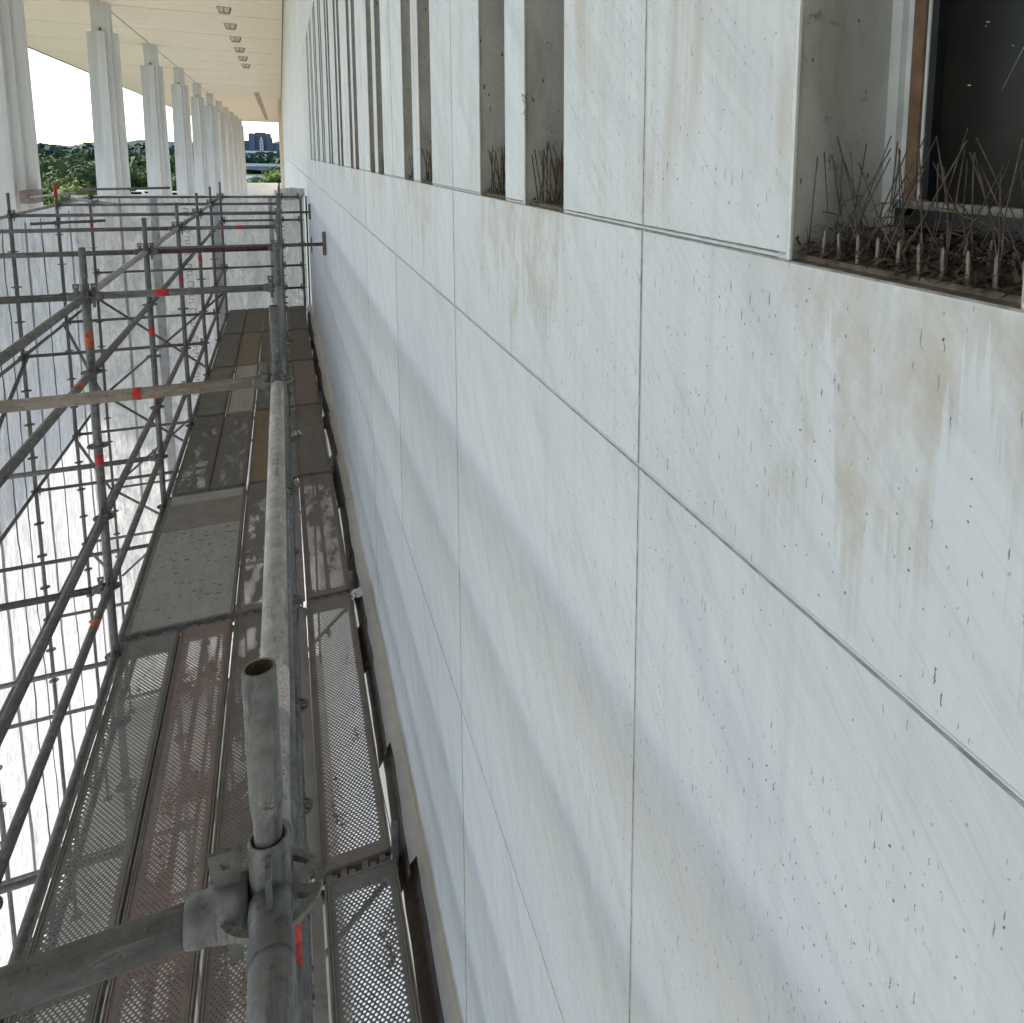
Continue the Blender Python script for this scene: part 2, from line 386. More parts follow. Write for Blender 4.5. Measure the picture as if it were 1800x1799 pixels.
# far projecting bay of the wall
b = MB(); b.box(D-.42, D+.2, 132, 228, FLOOR, ROOFZ-.02); b.box(D-.55, D-.42, 150, 153, FLOOR, ROOFZ-.02); b.box(D-.55, D-.42, 190, 193, FLOOR, ROOFZ-.02)
add('projecting_bay', b.mesh('bay', M_SOFF), wall)
# base ledge at deck level: cove, then a cream ledge lip
b = MB(); prof = [(D-.0005, FOOT+.035), (D-.004, FOOT+.012), (D-.016, FOOT-.008), (D-.045, FOOT-.022), (D-.105, FOOT-.032), (D-.112, FOOT-.05), (D-.112, FLOOR)]
ny = 60
for i in range(ny):
    y0 = -6+i*(26/ny); y1 = y0+26/ny
    for (x0,z0),(x1,z1) in zip(prof, prof[1:]): b.quad((x0,y0,z0),(x0,y1,z0),(x1,y1,z1),(x1,y0,z1), 0, True)
add('base_ledge', b.mesh('ledge', M_CREAM), wall)

# windows (parts of the wall): reveal, glass, frames, sill
def window(y0, y1):
    x1 = D+.14
    root = None
    b = MB()
    b.box(D+.003,x1,y1-.0025,y1+.02,SILL-.01,WTOP+.004); b.box(D+.003,x1,y0-.02,y0+.0025,SILL-.01,WTOP+.004); b.box(D+.003,x1,y0+.0025,y1-.0025,WTOP-.002,WTOP+.02)
    root = add('window', b.mesh('reveal', M_REVEAL), wall)
    b = MB(); b.box(D-.0008,D+.0028,y1-.0075,y1-.0004,SILL-.002,WTOP); add('edge_bead', b.mesh('ebead', M_SEAL), root)
    f = .02
    b = MB(); b.box(x1-.004, x1+.03, y1-f, y1+.01, SILL-.02, WTOP); b.box(x1-.004, x1+.03, y0-.01, y0+f, SILL-.02, WTOP); b.box(x1-.004, x1+.03, y0+f, y1-f, SILL-.02, SILL+.012)
    add('frame', b.mesh('frame', M_FRAMEW), root)
    b = MB(); b.box(x1+.006, x1+.03, y1-f-.012, y1-f, SILL+.05, WTOP); add('frame_inner', b.mesh('frame_inner', M_FRAMEW), root)
    b = MB(); b.box(x1+.002, x1+.03, y1-f-.030, y1-f-.012, SILL+.05, WTOP); add('wood_jamb', b.mesh('wood', M_WOOD), root)
    b = MB(); b.box(x1+.006, x1+.03, y1-f-.034, y1-f-.030, SILL+.05, WTOP); add('bead', b.mesh('beadw', M_FRAMEW), root)
    b = MB(); b.box(x1-.002, x1+.03, y0+f, y1-f, SILL+.058, SILL+.067); add('bottom_bar', b.mesh('bbar', M_BAR), root)
    b = MB(); b.box(x1+.008, x1+.031, y1-f-.044, y1-f-.034, SILL+.07, WTOP); b.box(x1+.002, x1+.031, y0+f, y1-f, SILL+.036, SILL+.058); add('gasket', b.mesh('gasket', M_BLACK), root)
    b = MB(); b.quad((x1+.02,y1-f,SILL),(x1+.02,y0+f,SILL),(x1+.02,y0+f,WTOP),(x1+.02,y1-f,WTOP)); add('pane', b.mesh('pane', M_GLASS), root)
    b = MB(); e_ = .0026; b.hexa([(D+.002,y0+e_,SILL-.03),(x1,y0+e_,SILL-.03),(x1,y1-e_,SILL-.03),(D+.002,y1-e_,SILL-.03),(D+.002,y0+e_,SILL-.003),(x1,y0+e_,SILL+.012),(x1,y1-e_,SILL+.012),(D+.002,y1-e_,SILL-.003)])
    add('sill', b.mesh('sill', M_DIRT), root)
    return root
wins = []
for j in range(-2, NCOL-1):
    a = Y0+j*P_
    for y0 in (a+MARG, a+MARG+WW+MUL): wins.append((y0-(.032 if j == -1 and y0 > a+.6 else 0), y0+WW))
wins = [q for q in wins if q[1] > -.6]
for y0, y1 in wins: window(y0, y1)

# ------------------------------------------------------------------ roof overhang and columns
roof = thing('roof_overhang', 'broad cream roof overhang carried on the columns', 'roof', (-8.5, 80, ROOFZ))
b = MB(); b.box(-17.9, 8, -70, 229.8, ROOFZ+.06, ROOFZ+2.2); add('slab', b.mesh('slab', simple('slab_brown', (.13,.10,.07), .9)), roof)
sp = 9.225; ys = [53.3+.4-sp*13+sp*i for i in range(40)]
for y in ys:
    y1 = min(y+sp, 229.6)
    if y >= 229 or y1 < -40: continue
    for x0, x1 in ((-17.75, -8.58), (-8.54, D)):
        b = MB(); b.box(x0+.02, x1-.02, y+.06, y1-.06, ROOFZ, ROOFZ+.05); add('soffit_panel', b.mesh('soffit', M_SOFF), roof)
b = MB(); b.box(-17.86, -17.74, -70, 229.75, ROOFZ-.05, ROOFZ+.06); b.box(-17.74, D, 229.62, 229.75, ROOFZ-.05, ROOFZ+.06); add('edge_trim', b.mesh('trim', M_BROWNST), roof)
b = MB(); b.box(D-.06, D-.01, -70, 132, ROOFZ-.012, ROOFZ-.002); add('wall_gap', b.mesh('gap', M_BROWNST), roof)

b = MB()
def cross_col(b, core, arm, half, z0, z1, s0, s1):
    pts = []
    c, a, h = core/2, arm/2, half
    base = [(a,-h),(a,-c),(c,-c),(c,-a),(h,-a),(h,a),(c,a),(c,c),(a,c),(a,h),(-a,h),(-a,c),(-c,c),(-c,a),(-h,a),(-h,-a),(-c,-a),(-c,-c),(-a,-c),(-a,-h)]
    n = len(base); o = len(b.v)
    b.v += [(x*s0,y*s0,z0) for x,y in base]+[(x*s1,y*s1,z1) for x,y in base]
    for i in range(n): j = (i+1)%n; b.face((o+i,o+j,o+n+j,o+n+i))
    b.face([o+n+i for i in range(n)]); b.face([o+i for i in range(n)][::-1])
cross_col(b, .86, .40, .70, FLOOR, ROOFZ-1.62, 1.2, 1.0)
col_me = b.mesh('column_shaft', M_COL)
b = MB(); b.box(-.42, .42, -.42, .42, ROOFZ-1.64, ROOFZ+.02); cap_me = b.mesh('column_neck', M_COL)
b = MB(); b.box(-.08, .02, -.435, -.41, ROOFZ-1.56, ROOFZ-1.40); fix_me = b.mesh('fixture', simple('dark_fixture', (.10,.085,.065), .8))
for i in range(-1, 10):
    M = T((-8.56, 53.3+18.45*i, 0))
    lab = 'white fluted stone column, %s from the left edge of the picture' % ORD[i+1]
    c = thing('column', lab, 'column', (-8.56, 53.3+18.45*i, FLOOR), 'columns under the roof overhang')
    add('shaft', col_me, c, M); add('neck', cap_me, c, M); add('spotlight', fix_me, c, M)
# recessed ceiling lights
b = MB(); A_, B_, dr = .34, .24, .30                  # hanging glass boxes, narrower below
tp = [(-A_,-A_,0),(A_,-A_,0),(A_,A_,0),(-A_,A_,0)]; bt = [(-B_,-B_,-dr),(B_,-B_,-dr),(B_,B_,-dr),(-B_,B_,-dr)]
for i in range(4):
    j = (i+1)%4; b.tube(tp[i], tp[j], .022, 5); b.tube(bt[i], bt[j], .02, 5); b.tube(tp[i], bt[i], .02, 5)
rim_me = b.mesh('light_rim', simple('light_rim_brown', (.20,.16,.115), .6))
b = MB(); q_ = .97; b.hexa([(x*q_,y*q_,z+.01) for x,y,z in bt]+[(x*q_,y*q_,z-.001) for x,y,z in tp]); lens_me = b.mesh('light_lens', simple('light_lens', (.60,.56,.48), .25, 0, .2, 3))
b = MB(); b.tube((0,-B_,-dr-.005),(0,B_,-dr-.005),.02,5); b.tube((0,-A_,-.02),(0,-B_,-dr),.02,5); bar_me = b.mesh('light_bar', bpy.data.materials['light_rim_brown'])
ly = [51.1+6.22*i for i in range(6)]+[119.5+6.22*i for i in range(15)]
for i, y in enumerate(ly):
    lab = ('square recessed ceiling light, %s of the near row counted from the camera' % ORD[i]) if i < 6 else 'tiny recessed ceiling light in the distant row, %s counted from the camera' % ORD[i-6]
    o = thing('ceiling_light', lab, 'ceiling light', (-2.48, y, ROOFZ), 'near ceiling lights' if i < 6 else 'distant ceiling lights')
    M = T((-2.48, y, ROOFZ)); add('rim', rim_me, o, M); add('lens', lens_me, o, M); add('grille', bar_me, o, M)
# parapet at the far end of the terrace
t = thing('parapet_wall', 'low white parapet wall closing the far end of the terrace', 'wall', (-8, 227, FLOOR))
b = MB(); b.box(-22, D, 226.6, 227.2, FLOOR, -8.35); add('wall', b.mesh('pw', M_WHITEB), t)
b = MB(); b.box(-22.2, D, 226.3, 227.5, -8.35, -7.95); add('coping', b.mesh('pc', M_WHITEB), t)
t = thing('terrace_parapet', 'long low white parapet along the river side of the terrace', 'wall', (-21.5, 80, FLOOR))
b = MB(); b.box(-21.8, -21.4, -70, 226, FLOOR, FLOOR+1.1); add('wall', b.mesh('tp', M_WHITEB), t)

# ================================================================== SCAFFOLD
ZT = -.955; DZ = .508
def kz(k): return ZT-DZ*k
BY = [1.0+2.535*i for i in range(-2, 8)]          # bay lines; index 0 is behind the camera
def by(i): return BY[i+2]
XR, XL, XO, XW = -.05, -1.172, -3.425, .362
TR = .02415
scaf = thing('scaffold', 'grey galvanised tube scaffold of standards, ledgers and braces beside the wall', 'scaffold', (-1.7, 9, FLOOR))
# --- standard
b = MB(); zs_ = ZT+.085
b.lathe([(TR,FLOOR+.02),(TR,zs_-.004),(TR-.0015,zs_),(TR-.0042,zs_),(TR-.0042,zs_-.03)], 22, None, True, 0, 1)
b.lathe([(.0162,zs_-.05),(.0162,zs_+.012),(.0168,zs_+.03),(.0193,zs_+.05),(.0193,zs_+.232),(.0186,zs_+.236),(.0160,zs_+.2355)], 22, None, True, 0, 1)
b.lathe([(.0160,zs_+.2352),(.0158,zs_+.19),(.004,zs_+.185)], 22, None, True, 1, 2)
std_me = b.mesh('standard', M_GALV, M_RUSTI)
b = MB(); b.box(-.07,.07,-.07,.07,FLOOR,FLOOR+.008); b.lathe([(.028,FLOOR+.008),(.028,FLOOR+.05)],10); base_me = b.mesh('base_plate', M_GALV)
# --- rosette with eight openings
def rosette(n_seg=True):
    b = MB(); t = .0045; r0, r1, r2, r3 = TR-.001, .0335, .0515, .0615
    def ringq(ra, rb, a0, a1, nn):
        for i in range(nn):
            p, q = a0+(a1-a0)*i/nn, a0+(a1-a0)*(i+1)/nn
            for z, flip in ((t, 0), (-t, 1)):
                v = [(ra*math.cos(p),ra*math.sin(p),z),(rb*math.cos(p),rb*math.sin(p),z),(rb*math.cos(q),rb*math.sin(q),z),(ra*math.cos(q),ra*math.sin(q),z)]
                b.quad(*(v[::-1] if flip else v))
    def wallq(r, a0, a1, nn):
        for i in range(nn):
            p, q = a0+(a1-a0)*i/nn, a0+(a1-a0)*(i+1)/nn
            b.quad((r*math.cos(p),r*math.sin(p),-t),(r*math.cos(q),r*math.sin(q),-t),(r*math.cos(q),r*math.sin(q),t),(r*math.cos(p),r*math.sin(p),t))
    for s in range(8):
        c = s*math.pi/4; w_ = .20 if s % 2 == 0 else .27; h = math.pi/8
        ringq(r0, r1, c-h, c+h, 4); ringq(r2, r3, c-h, c+h, 4); wallq(r3, c-h, c+h, 4)
        ringq(r1, r2, c-h, c-w_, 1); ringq(r1, r2, c+w_, c+h, 1)
        wallq(r1, c-w_, c+w_, 2); wallq(r2, c-w_, c+w_, 2)
        for a in (c-w_, c+w_):
            b.quad((r1*math.cos(a),r1*math.sin(a),-t),(r2*math.cos(a),r2*math.sin(a),-t),(r2*math.cos(a),r2*math.sin(a),t),(r1*math.cos(a),r1*math.sin(a),t))
    return b.mesh('rosette', M_GALV)
ros_me = rosette()
# --- wedge head: local +x runs from the standard outwards along the ledger
b = MB(); prof = [(.0255,.018,.028),(.027,.026,.0355),(.05,.0262,.0365),(.066,.0245,.0355),(.080,.0235,.033),(.094,.0245,.0275),(.104,.0268,.0268),(.124,.0268,.0268),(.126,.0242,.0242)]
nr = 16; prev = None
for x_, w_, h_ in [(.0255+(q0-.0255)*.70, q1, q2) for q0, q1, q2 in prof]:
    o_ = len(b.v); pw = .62 if x_ < .09 else 1.0
    for i in range(nr):
        a_ = 2*math.pi*(i+.5)/nr; c_, s_ = math.cos(a_), math.sin(a_)
        b.v.append((x_, w_*math.copysign(abs(c_)**pw, c_), h_*math.copysign(abs(s_)**pw, s_)))
    if prev is not None:
        for i in range(nr): j = (i+1)%nr; b.face((prev+i, prev+j, o_+j, o_+i), True)
    else: b.face([o_+i for i in range(nr)][::-1])
    prev = o_
b.face([prev+i for i in range(nr)])
head_me = b.mesh('wedge_head', M_CAST)
b = MB(); y = .0032                                # wedge plate with a slot near its top
def plate(x0, x1, z0, z1, x0b=None, x1b=None):
    x0b = x0 if x0b is None else x0b; x1b = x1 if x1b is None else x1b
    b.hexa([(x0,-y,z0),(x1,-y,z0),(x1,y,z0),(x0,y,z0),(x0b,-y,z1),(x1b,-y,z1),(x1b,y,z1),(x0b,y,z1)])
plate(.036,.050,-.075,.036,.034,.056); plate(.034,.062,.036,.060,.031,.066); plate(.031,.0445,.060,.070,.030,.042); plate(.0525,.066,.060,.070,.055,.067); plate(.030,.067,.070,.084)
wedge_me = b.mesh('wedge', M_CAST)
led_cache = {}
def tube_me(L, mat, n=18):
    key = (round(L,4), mat.name)
    if key not in led_cache:
        b = MB(); b.lathe([(TR,-L/2),(TR,L/2)], n); led_cache[key] = b.mesh('tube', mat)
    return led_cache[key]
band_cache = {}
def band(parent, p0, p1, s0, s1, mat=M_RED, r=TR+.0011):
    p0 = Vector(p0); p1 = Vector(p1); d = (p1-p0).normalized(); L = s1-s0
    b = MB(); b.lathe([(r,-L/2),(r,L/2)], 18)
    M = T(p0+d*(s0+s1)/2) @ d.to_track_quat('Z','Y').to_matrix().to_4x4()
    o = add('tape_band', b.mesh('band', mat), parent, M); return o
def ledger(p0, p1, mat=M_GALV, name='ledger', heads=True, wedges=True, parent=None):
    p0 = Vector(p0); p1 = Vector(p1); d = p1-p0; L = d.length; u = d.normalized()
    q = u.to_track_quat('Z','Y').to_matrix().to_4x4()
    o = add(name, tube_me(L-.17, mat), parent or scaf, T((p0+p1)/2) @ q)
    if heads:
        for P, s in ((p0, 1), (p1, -1)):
            a = math.atan2(u.y*s, u.x*s); M = T(P) @ Rz(a)
            h = add('wedge_head', head_me, o, M)
            if wedges: add('wedge', wedge_me, o, M)
    return o
def plain(p0, p1, mat=M_GALV, name='tube', r=TR, parent=None):
    b = MB(); b.tube(p0, p1, r, 16); b.tube(Vector(p0)-(Vector(p0)-Vector(p1)).normalized()*.002, p1, r-.004, 12)
    return add(name, b.mesh(name, mat), parent or scaf)
def clamp(P, parent=None):
    b = MB(); P = Vector(P)
    b.box(P.x-.045,P.x+.045,P.y-.04,P.y+.04,P.z-.032,P.z+.032); b.tube(P+Vector((.03,-.02,.02)),P+Vector((.05,-.02,.095)),.008,6); b.tube(P+Vector((-.03,.02,-.02)),P+Vector((-.03,.02,-.09)),.008,6)
    return add('coupler', b.mesh('coupler', M_CAST), parent or scaf)
stds = {}
def standard(x, i, kmin=0, kmax=17):
    M = T((x, by(i), 0)); o = add('standard', std_me, scaf, M); stds[(round(x,3), i)] = o
    add('base_plate', base_me, o, M)
    for k in range(kmin, kmax+1): add('rosette', ros_me, o, T((x, by(i), kz(k))))
    return o
for i in range(0, 8): standard(XR, i, 0, 12 if i < 3 else 9)
for i in range(1, 8): standard(XL, i, 0, 13 if i < 5 else 9)
for i in range(3, 8): standard(XO, i, 0, 15)
# end standard by the wall
b = MB(); b.lathe([(TR,FLOOR+.02),(TR,-.98)],16); wst_me = b.mesh('standard', M_GALV)
o = add('standard', wst_me, scaf, T((XW, by(7), 0)))
for k in range(0, 6): add('rosette', ros_me, o, T((XW, by(7), kz(k))))

# --- longitudinal ledgers
big = None
for i in range(-1, 7):
    for k in (0, 1, 3, 4, 5, 9):
        if i < 0 and k > 4: continue
        mt = M_GALVP if (k == 0 and i == 0) else M_GALV
        o = ledger((XR,by(i),kz(k)), (XR,by(i+1),kz(k)), mt)
        if k == 0 and i == 0: band(o, (XR,by(0),ZT), (XR,by(1),ZT), .34, .47, simple('faded_sticker', (.50,.44,.42), .6, 0, .5, 220))
        if k == 1 and i == -1:
            band(o, (XR,by(0),kz(1)), (XR,by(-1),kz(1)), .05, .12); 
        if k == 1 and i == 0: band(o, (XR,by(0),kz(1)), (XR,by(1),kz(1)), .35, .45); band(o, (XR,by(0),kz(1)), (XR,by(1),kz(1)), .18, .24)
for i in range(-1, 7):
    for k in (0, 1, 3, 4, 5, 9, 13):
        o = ledger((XL,by(i),kz(k)), (XL,by(i+1),kz(k)), M_GALVP if (k == 0 and i in (2,3,5)) else M_GALV, heads=(i >= 0))
        if i == 1 and k == 4: band(o, (XL,by(1),kz(k)), (XL,by(2),kz(k)), 2.0, 2.08, M_ORANGE)
        if i == 1 and k == 1: band(o, (XL,by(1),kz(k)), (XL,by(2),kz(k)), 2.1, 2.2, M_ORANGE)
        if i == 0 and k in (4, 5): band(o, (XL,by(0),kz(k)), (XL,by(1),kz(k)), 1.9, 2.02)
for i in range(1, 7):
    for k in (0, 4, 8, 12): ledger((XO,by(i),kz(k)), (XO,by(i+1),kz(k)), M_GALVP if k == 0 else M_GALV)
# --- cross ledgers
for i in range(0, 8):
    mt = {1: M_MUD, 3: M_RUSTT}.get(i, M_GALV)
    o = ledger((XL,by(i),ZT), (XR,by(i),ZT), mt)
    if i == 1: band(o, (XL,by(i),ZT), (XR,by(i),ZT), .615, .643)
    if i == 2: band(o, (XL,by(i),ZT), (XR,by(i),ZT), .38, .46)
    if i == 4: band(o, (XL,by(i),ZT), (XR,by(i),ZT), .62, .70)
    ledger((XL,by(i),kz(5)), (XR,by(i),kz(5)))
    ledger((XL,by(i),kz(9)), (XR,by(i),kz(9)))
    if i >= 1: ledger((XO,by(i),ZT), (XL,by(i),ZT), M_MUD if i == 1 else M_GALV)
    if i >= 1:
        for k in (4, 8, 12): ledger((XO,by(i),kz(k)), (XL,by(i),kz(k)))
    # console bracket carrying the plank next to the wall
    o = ledger((XR,by(i),kz(5)), (XW,by(i),kz(5)), M_GALV, 'console_bracket')
    b = MB(); b.box(XW-.012,XW+.012,by(i)-.035,by(i)+.035,kz(5)-.05,kz(5)+.17); b.tube((XW,by(i),kz(5)+.10),(XW,by(i),kz(5)+.26),.017,10); b.tube((XR+.03,by(i),kz(5)-.36),(XW-.03,by(i),kz(5)-.03),.014,8)
    add('bracket_post', b.mesh('bracket_post', M_CAST), o)
for k in (1, 3): ledger((XL,by(7),kz(k)), (XR,by(7),kz(k)))
ledger((XO,by(7),kz(3)), (XL,by(7),kz(3)))
for k in (0, 1, 3, 4): ledger((XR,by(7),kz(k)), (XW,by(7),kz(k)), M_RUSTT if k > 2 else M_GALV)
# --- braces
for k in (4, 8, 12):
    plain((XO+.03,by(7)-.05,kz(k)-.03), (XL-.03,by(7)-.05,kz(k+4)+.03), M_GALV, 'diagonal_brace')
    plain((XO+.03,by(7)+.05,kz(k+4)+.03), (XL-.03,by(7)+.05,kz(k)-.03), M_GALV, 'diagonal_brace')
    plain((XO-.05,by(6)+.03,kz(k)-.03), (XO-.05,by(7)-.03,kz(k+4)+.03), M_GALV, 'diagonal_brace')
plain((XO+.05,by(3)-.03,kz(8)), (XO+.05,by(5),kz(4)), M_GALV, 'diagonal_brace')
# --- lattice girder under the deck, left of the planks
lg = thing('lattice_girder', 'slender steel lattice girder hanging below the left deck edge', 'girder', (-1.36, 3, kz(5)-.9))
for z in (kz(5)-.62, kz(5)-1.04):
    b = MB(); b.tube((-1.36,-1.5,z),(-1.36,8.4,z),.022,10); add('chord', b.mesh('chord', M_GALV), lg)
yy = -1.4; up = True
while yy < 8.2:
    b = MB(); z0, z1 = kz(5)-.64, kz(5)-1.02
    b.tube((-1.36,yy,z0 if up else z1),(-1.36,yy+.30,z1 if up else z0),.012,6); add('lacing', b.mesh('lacing', M_GALV), lg)
    yy += .30; up = not up
# --- tape marks on standards
def std_band(x, i, z0, z1, mat=M_RED):
    o = stds[(round(x,3), i)]; band(o, (x,by(i),z0), (x,by(i),z1), 0, abs(z1-z0), mat)
std_band(XL, 2, -2.10, -2.03); std_band(XL, 2, -1.29, -1.19, M_ORANGE); std_band(XL, 3, -1.76, -1.69); std_band(XL, 4, -1.62, -1.54)
std_band(XL, 5, -1.68, -1.60); std_band(XO, 6, -.83, -.60); std_band(XO, 7, -1.55, -1.45); std_band(XL, 7, -1.75, -1.55, M_ORANGE)
std_band(XL, 3, -2.42, -2.36, M_ORANGE)
# --- wall ties with pads
for (yy, z) in ((11.45, -1.235), (17.35, -1.20)):
    t = thing('wall_tie', 'tube tie with a brown pad pressed on the wall, %s one from the camera' % ('nearer' if yy < 12 else 'farther'), 'wall tie', (D-.03, yy, z), 'ties between scaffold and wall')
    plain((XL-.3,yy,z), (D-.04,yy,z), M_GALV, 'tube', TR, t)
    b = MB(); b.box(D-.045, D-.002, yy-.05, yy+.05, z-.15, z+.17); add('pad', b.mesh('pad', simple('pad_brown', (.20,.155,.125), .8, 0, .3, 30) if yy < 12 else bpy.data.materials['pad_brown']), t)
    b = MB(); b.box(D-.19, D-.175, yy-.05, yy+.05, z-.11, z+.10); add('nut_plate', b.mesh('nut', M_CAST), t)
    clamp((XR, yy-.05, z), t)
# --- loose tubes at the outer top corner, and the column prop
plain((-4.3,by(6)-.1,kz(0)-.33), (-2.75,by(6)-.1,kz(0)-.27), M_GALV, 'stub_tube'); clamp((XO,by(6)-.05,kz(0)-.30))
plain((-3.55,by(7)-.1,-.80), (-2.05,by(7)-.1,-.76), M_GALV, 'stub_tube'); clamp((-2.7,by(7)-.06,-.80))
plain((-3.35,by(6)+.2,-.84), (-2.55,by(6)-.4,-.93), M_GALVP, 'stub_tube'); clamp((-2.85,by(6)-.2,-.90)); clamp((-3.3,by(6)+.15,-.86))
t = thing('column_prop', 'scaffold tube with a square reddish plate bracing the nearest column', 'prop', (-8.5, 33.6, -2.2))
pp = onY(47, 347, 33.3)
b = MB(); b.box(pp.x-.19, pp.x+.19, 33.28, 34.4, pp.z-.22, pp.z+.22); add('plate', b.mesh('plate', simple('red_brown_plate', (.20,.155,.135), .8, 0, .4, 9)), t)
plain((pp.x+.1, 33.3, pp.z), (XO-.2, by(7)+.1, -.86), M_GALV, 'tube', .03, t)

# ================================================================== DECK PLANKS
DK = kz(5)+TR+.072                                # deck surface
PW, PL = .320, 2.535-.075
def plank_mesh(name, mode, seed, mat):
    r = R_(seed); b = MB()
    w = PW/2; L = PL/2; rim = .022; endp = .065
    x0, x1 = -w+rim+.008, w-rim-.008; y0, y1 = -L+endp, L-endp
    dx, dy = .0205, .0155; nx = int((x1-x0)/dx); ny = int((y1-y0)/dy)
    x0 = -nx*dx/2; x1 = -x0; y0 = -ny*dy/2; y1 = -y0
    so_ = r.uniform(0, 900)
    def opening(x, y):                                 # 0 clogged .. 1 clean
        if mode == 'solid': return 0
        q = mnoise.fractal(Vector((x*9+so_, y*3.2, so_)), .9, 2.1, 3)+.25*mnoise.noise(Vector((x*40, y*40+so_, 0)))+r.uniform(-.14,.14)
        if mode == 'patchy' and abs(x) < .011: return 0
        thr, wd = {'open': (.72, .35), 'patchy': (.34, .55), 'rare': (-.05, .5)}[mode]
        return max(0, min(1, (thr-q)/wd))
    hr = .0062; n8 = 7
    for j in range(ny):
        ya = y0+j*dy; yb_ = ya+dy; off = dx/2 if j % 2 else 0; cnt = nx-1 if off else nx
        if off:
            for xa, xb in ((x0, x0+off), (x1-off, x1)): b.quad((xa,ya,0),(xb,ya,0),(xb,yb_,0),(xa,yb_,0))
        i = 0
        while i < cnt:
            xa = x0+off+i*dx; xb = xa+dx; cx, cy = (xa+xb)/2, (ya+yb_)/2
            if mode == 'solid':
                xb = x0+off+cnt*dx
                b.quad((xa,ya,0),(xb,ya,0),(xb,yb_,0),(xa,yb_,0)); break
            op = opening(cx, cy); h_ = hr*(.55+.45*op)+r.uniform(-.0003,.0003)
            o = len(b.v); b.v += [(xa,ya,0),(xb,ya,0),(xb,yb_,0),(xa,yb_,0)]
            for a in range(8):
                t_ = -math.pi*3/4+a*math.pi/4
                b.v.append((cx+h_*math.cos(t_), cy+h_*math.sin(t_), -.0008))
            if op < .12: b.face([o+4+a for a in range(8)], False, 1)
            else:
                for a in range(8): b.v.append((b.v[o+4+a][0], b.v[o+4+a][1], -.0022))
                for a in range(8): b.face((o+4+a, o+4+(a+1)%8, o+12+(a+1)%8, o+12+a))
            for q in range(4):                         # corners sit at angles -135,-45,45,135
                A = o+q; Bc = o+(q+1)%4; h0 = o+4+(2*q)%8; h1 = o+4+(2*q+1)%8; h2 = o+4+(2*q+2)%8
                b.face((A, h1, h0)); b.face((A, Bc, h1)); b.face((Bc, h2, h1))
            i += 1
    # solid margins
    e = .0
    b.box(-w+rim, x0, -L, L, -.004, e); b.box(x1, w-rim, -L, L, -.004, e); b.box(x0, x1, -L, y0, -.004, e); b.box(x0, x1, y1, L, -.004, e)
    top = b.mesh(name+'_top', mat, M_HOLE)
    b = MB()                                           # side rails: double rib, side wall and lower flange
    for s in (-1, 1):
        a, c = s*(w-rim), s*w
        lo, hi = min(a,c), max(a,c)
        b.box(lo, hi, -L, L, -.062, -.003)
        b.box(lo+.002, lo+.008, -L, L, -.003, .005); b.box(hi-.008, hi-.002, -L, L, -.003, .005)
    rail = b.mesh(name+'_rail', M_RAIL)
    ends = []
    for s in (-1, 1):                                  # end cap with hooks over the ledger, one mesh at each end
        b = MB(); ya, yb_ = (L-.004, L+.006) if s > 0 else (-L-.006, -L+.004)
        b.box(-w+.004, w-.004, ya, yb_, -.07, .0035)
        for hx in ((-.115,-.035,.06,.125) if s > 0 else (-.125,-.06,.035,.115)):
            y_a, y_b = (L+.005, L+.050) if s > 0 else (-L-.050, -L-.005)
            b.box(hx-.014, hx+.014, y_a, y_b, -.024, -.014)
            y_c, y_d = (L+.042, L+.050) if s > 0 else (-L-.050, -L-.042)
            b.box(hx-.013, hx+.013, y_c, y_d, -.075, -.0235)
        ends.append(b.mesh(name+'_end', mat))
    return top, rail, ends
VAR = {}
def variant(mode, seed, mat):
    key = (mode, seed, mat.name)
    if key not in VAR: VAR[key] = plank_mesh('plank', mode, seed, mat)
    return VAR[key]
SLX = {1: -.948, 2: -.614, 3: -.280, 4: .194}
plan = {  # bay -> slot -> (mode, seed, material)
 0: {1:('open',1,M_DECKG), 2:('patchy',2,M_DECKR), 3:('rare',3,M_DECK), 4:('open',4,M_DECKG)},
 1: {1:('open',4,M_DECKG), 2:('patchy',5,M_DECKR), 3:('rare',6,M_DECK), 4:('open',1,M_DECK)},
 2: {3:('rare',9,M_DECK), 4:('patchy',10,M_DECKR)},
 3: {1:('rare',7,M_DECKG), 2:('rare',8,M_DECKG), 3:('solid',0,M_DECKO), 4:('solid',0,M_DECK)},
 4: {1:('solid',0,M_DECKG), 2:('solid',0,M_ALU), 3:('solid',0,M_DECKG), 4:('solid',0,M_DECKR)},
 5: {1:('solid',0,M_DECKG), 2:('solid',0,M_DECKO), 3:('solid',0,M_DECK), 4:('solid',0,M_DECK)},
 6: {1:('solid',0,M_DECKG), 2:('solid',0,M_DECK), 3:('solid',0,M_DECK), 4:('solid',0,M_DECKG)},
}
SN = {1:'leftmost', 2:'second from left', 3:'third from left', 4:'nearest the wall'}
CN = {M_DECKG.name:'grey brown', M_DECKR.name:'rust red', M_DECK.name:'brown', M_DECKO.name:'ochre', M_ALU.name:'pale grey'}
for bay, d in plan.items():
    for s, (mode, seed, mat) in d.items():
        M = T((SLX[s]+rw.uniform(-.006,.006), (by(bay)+by(bay+1))/2+rw.uniform(-.005,.005), DK+rw.uniform(-.003,.003))) @ Rz(rw.uniform(-.003,.003)) @ (Rz(math.pi) if rw.random() < .4 else Matrix())
        pt = thing('deck_plank', '%s %s deck plank, %s, %s row from camera' % (CN[mat.name], 'plain' if mode == 'solid' else 'perforated', SN[s], ORD[bay]), 'deck plank', M.translation, 'steel deck planks of the scaffold')
        tp, rl, en = variant(mode, seed, mat)
        add('top_plate', tp, pt, M); add('side_rails', rl, pt, M); 
        for e_ in en: add('end_hooks', e_, pt, M)
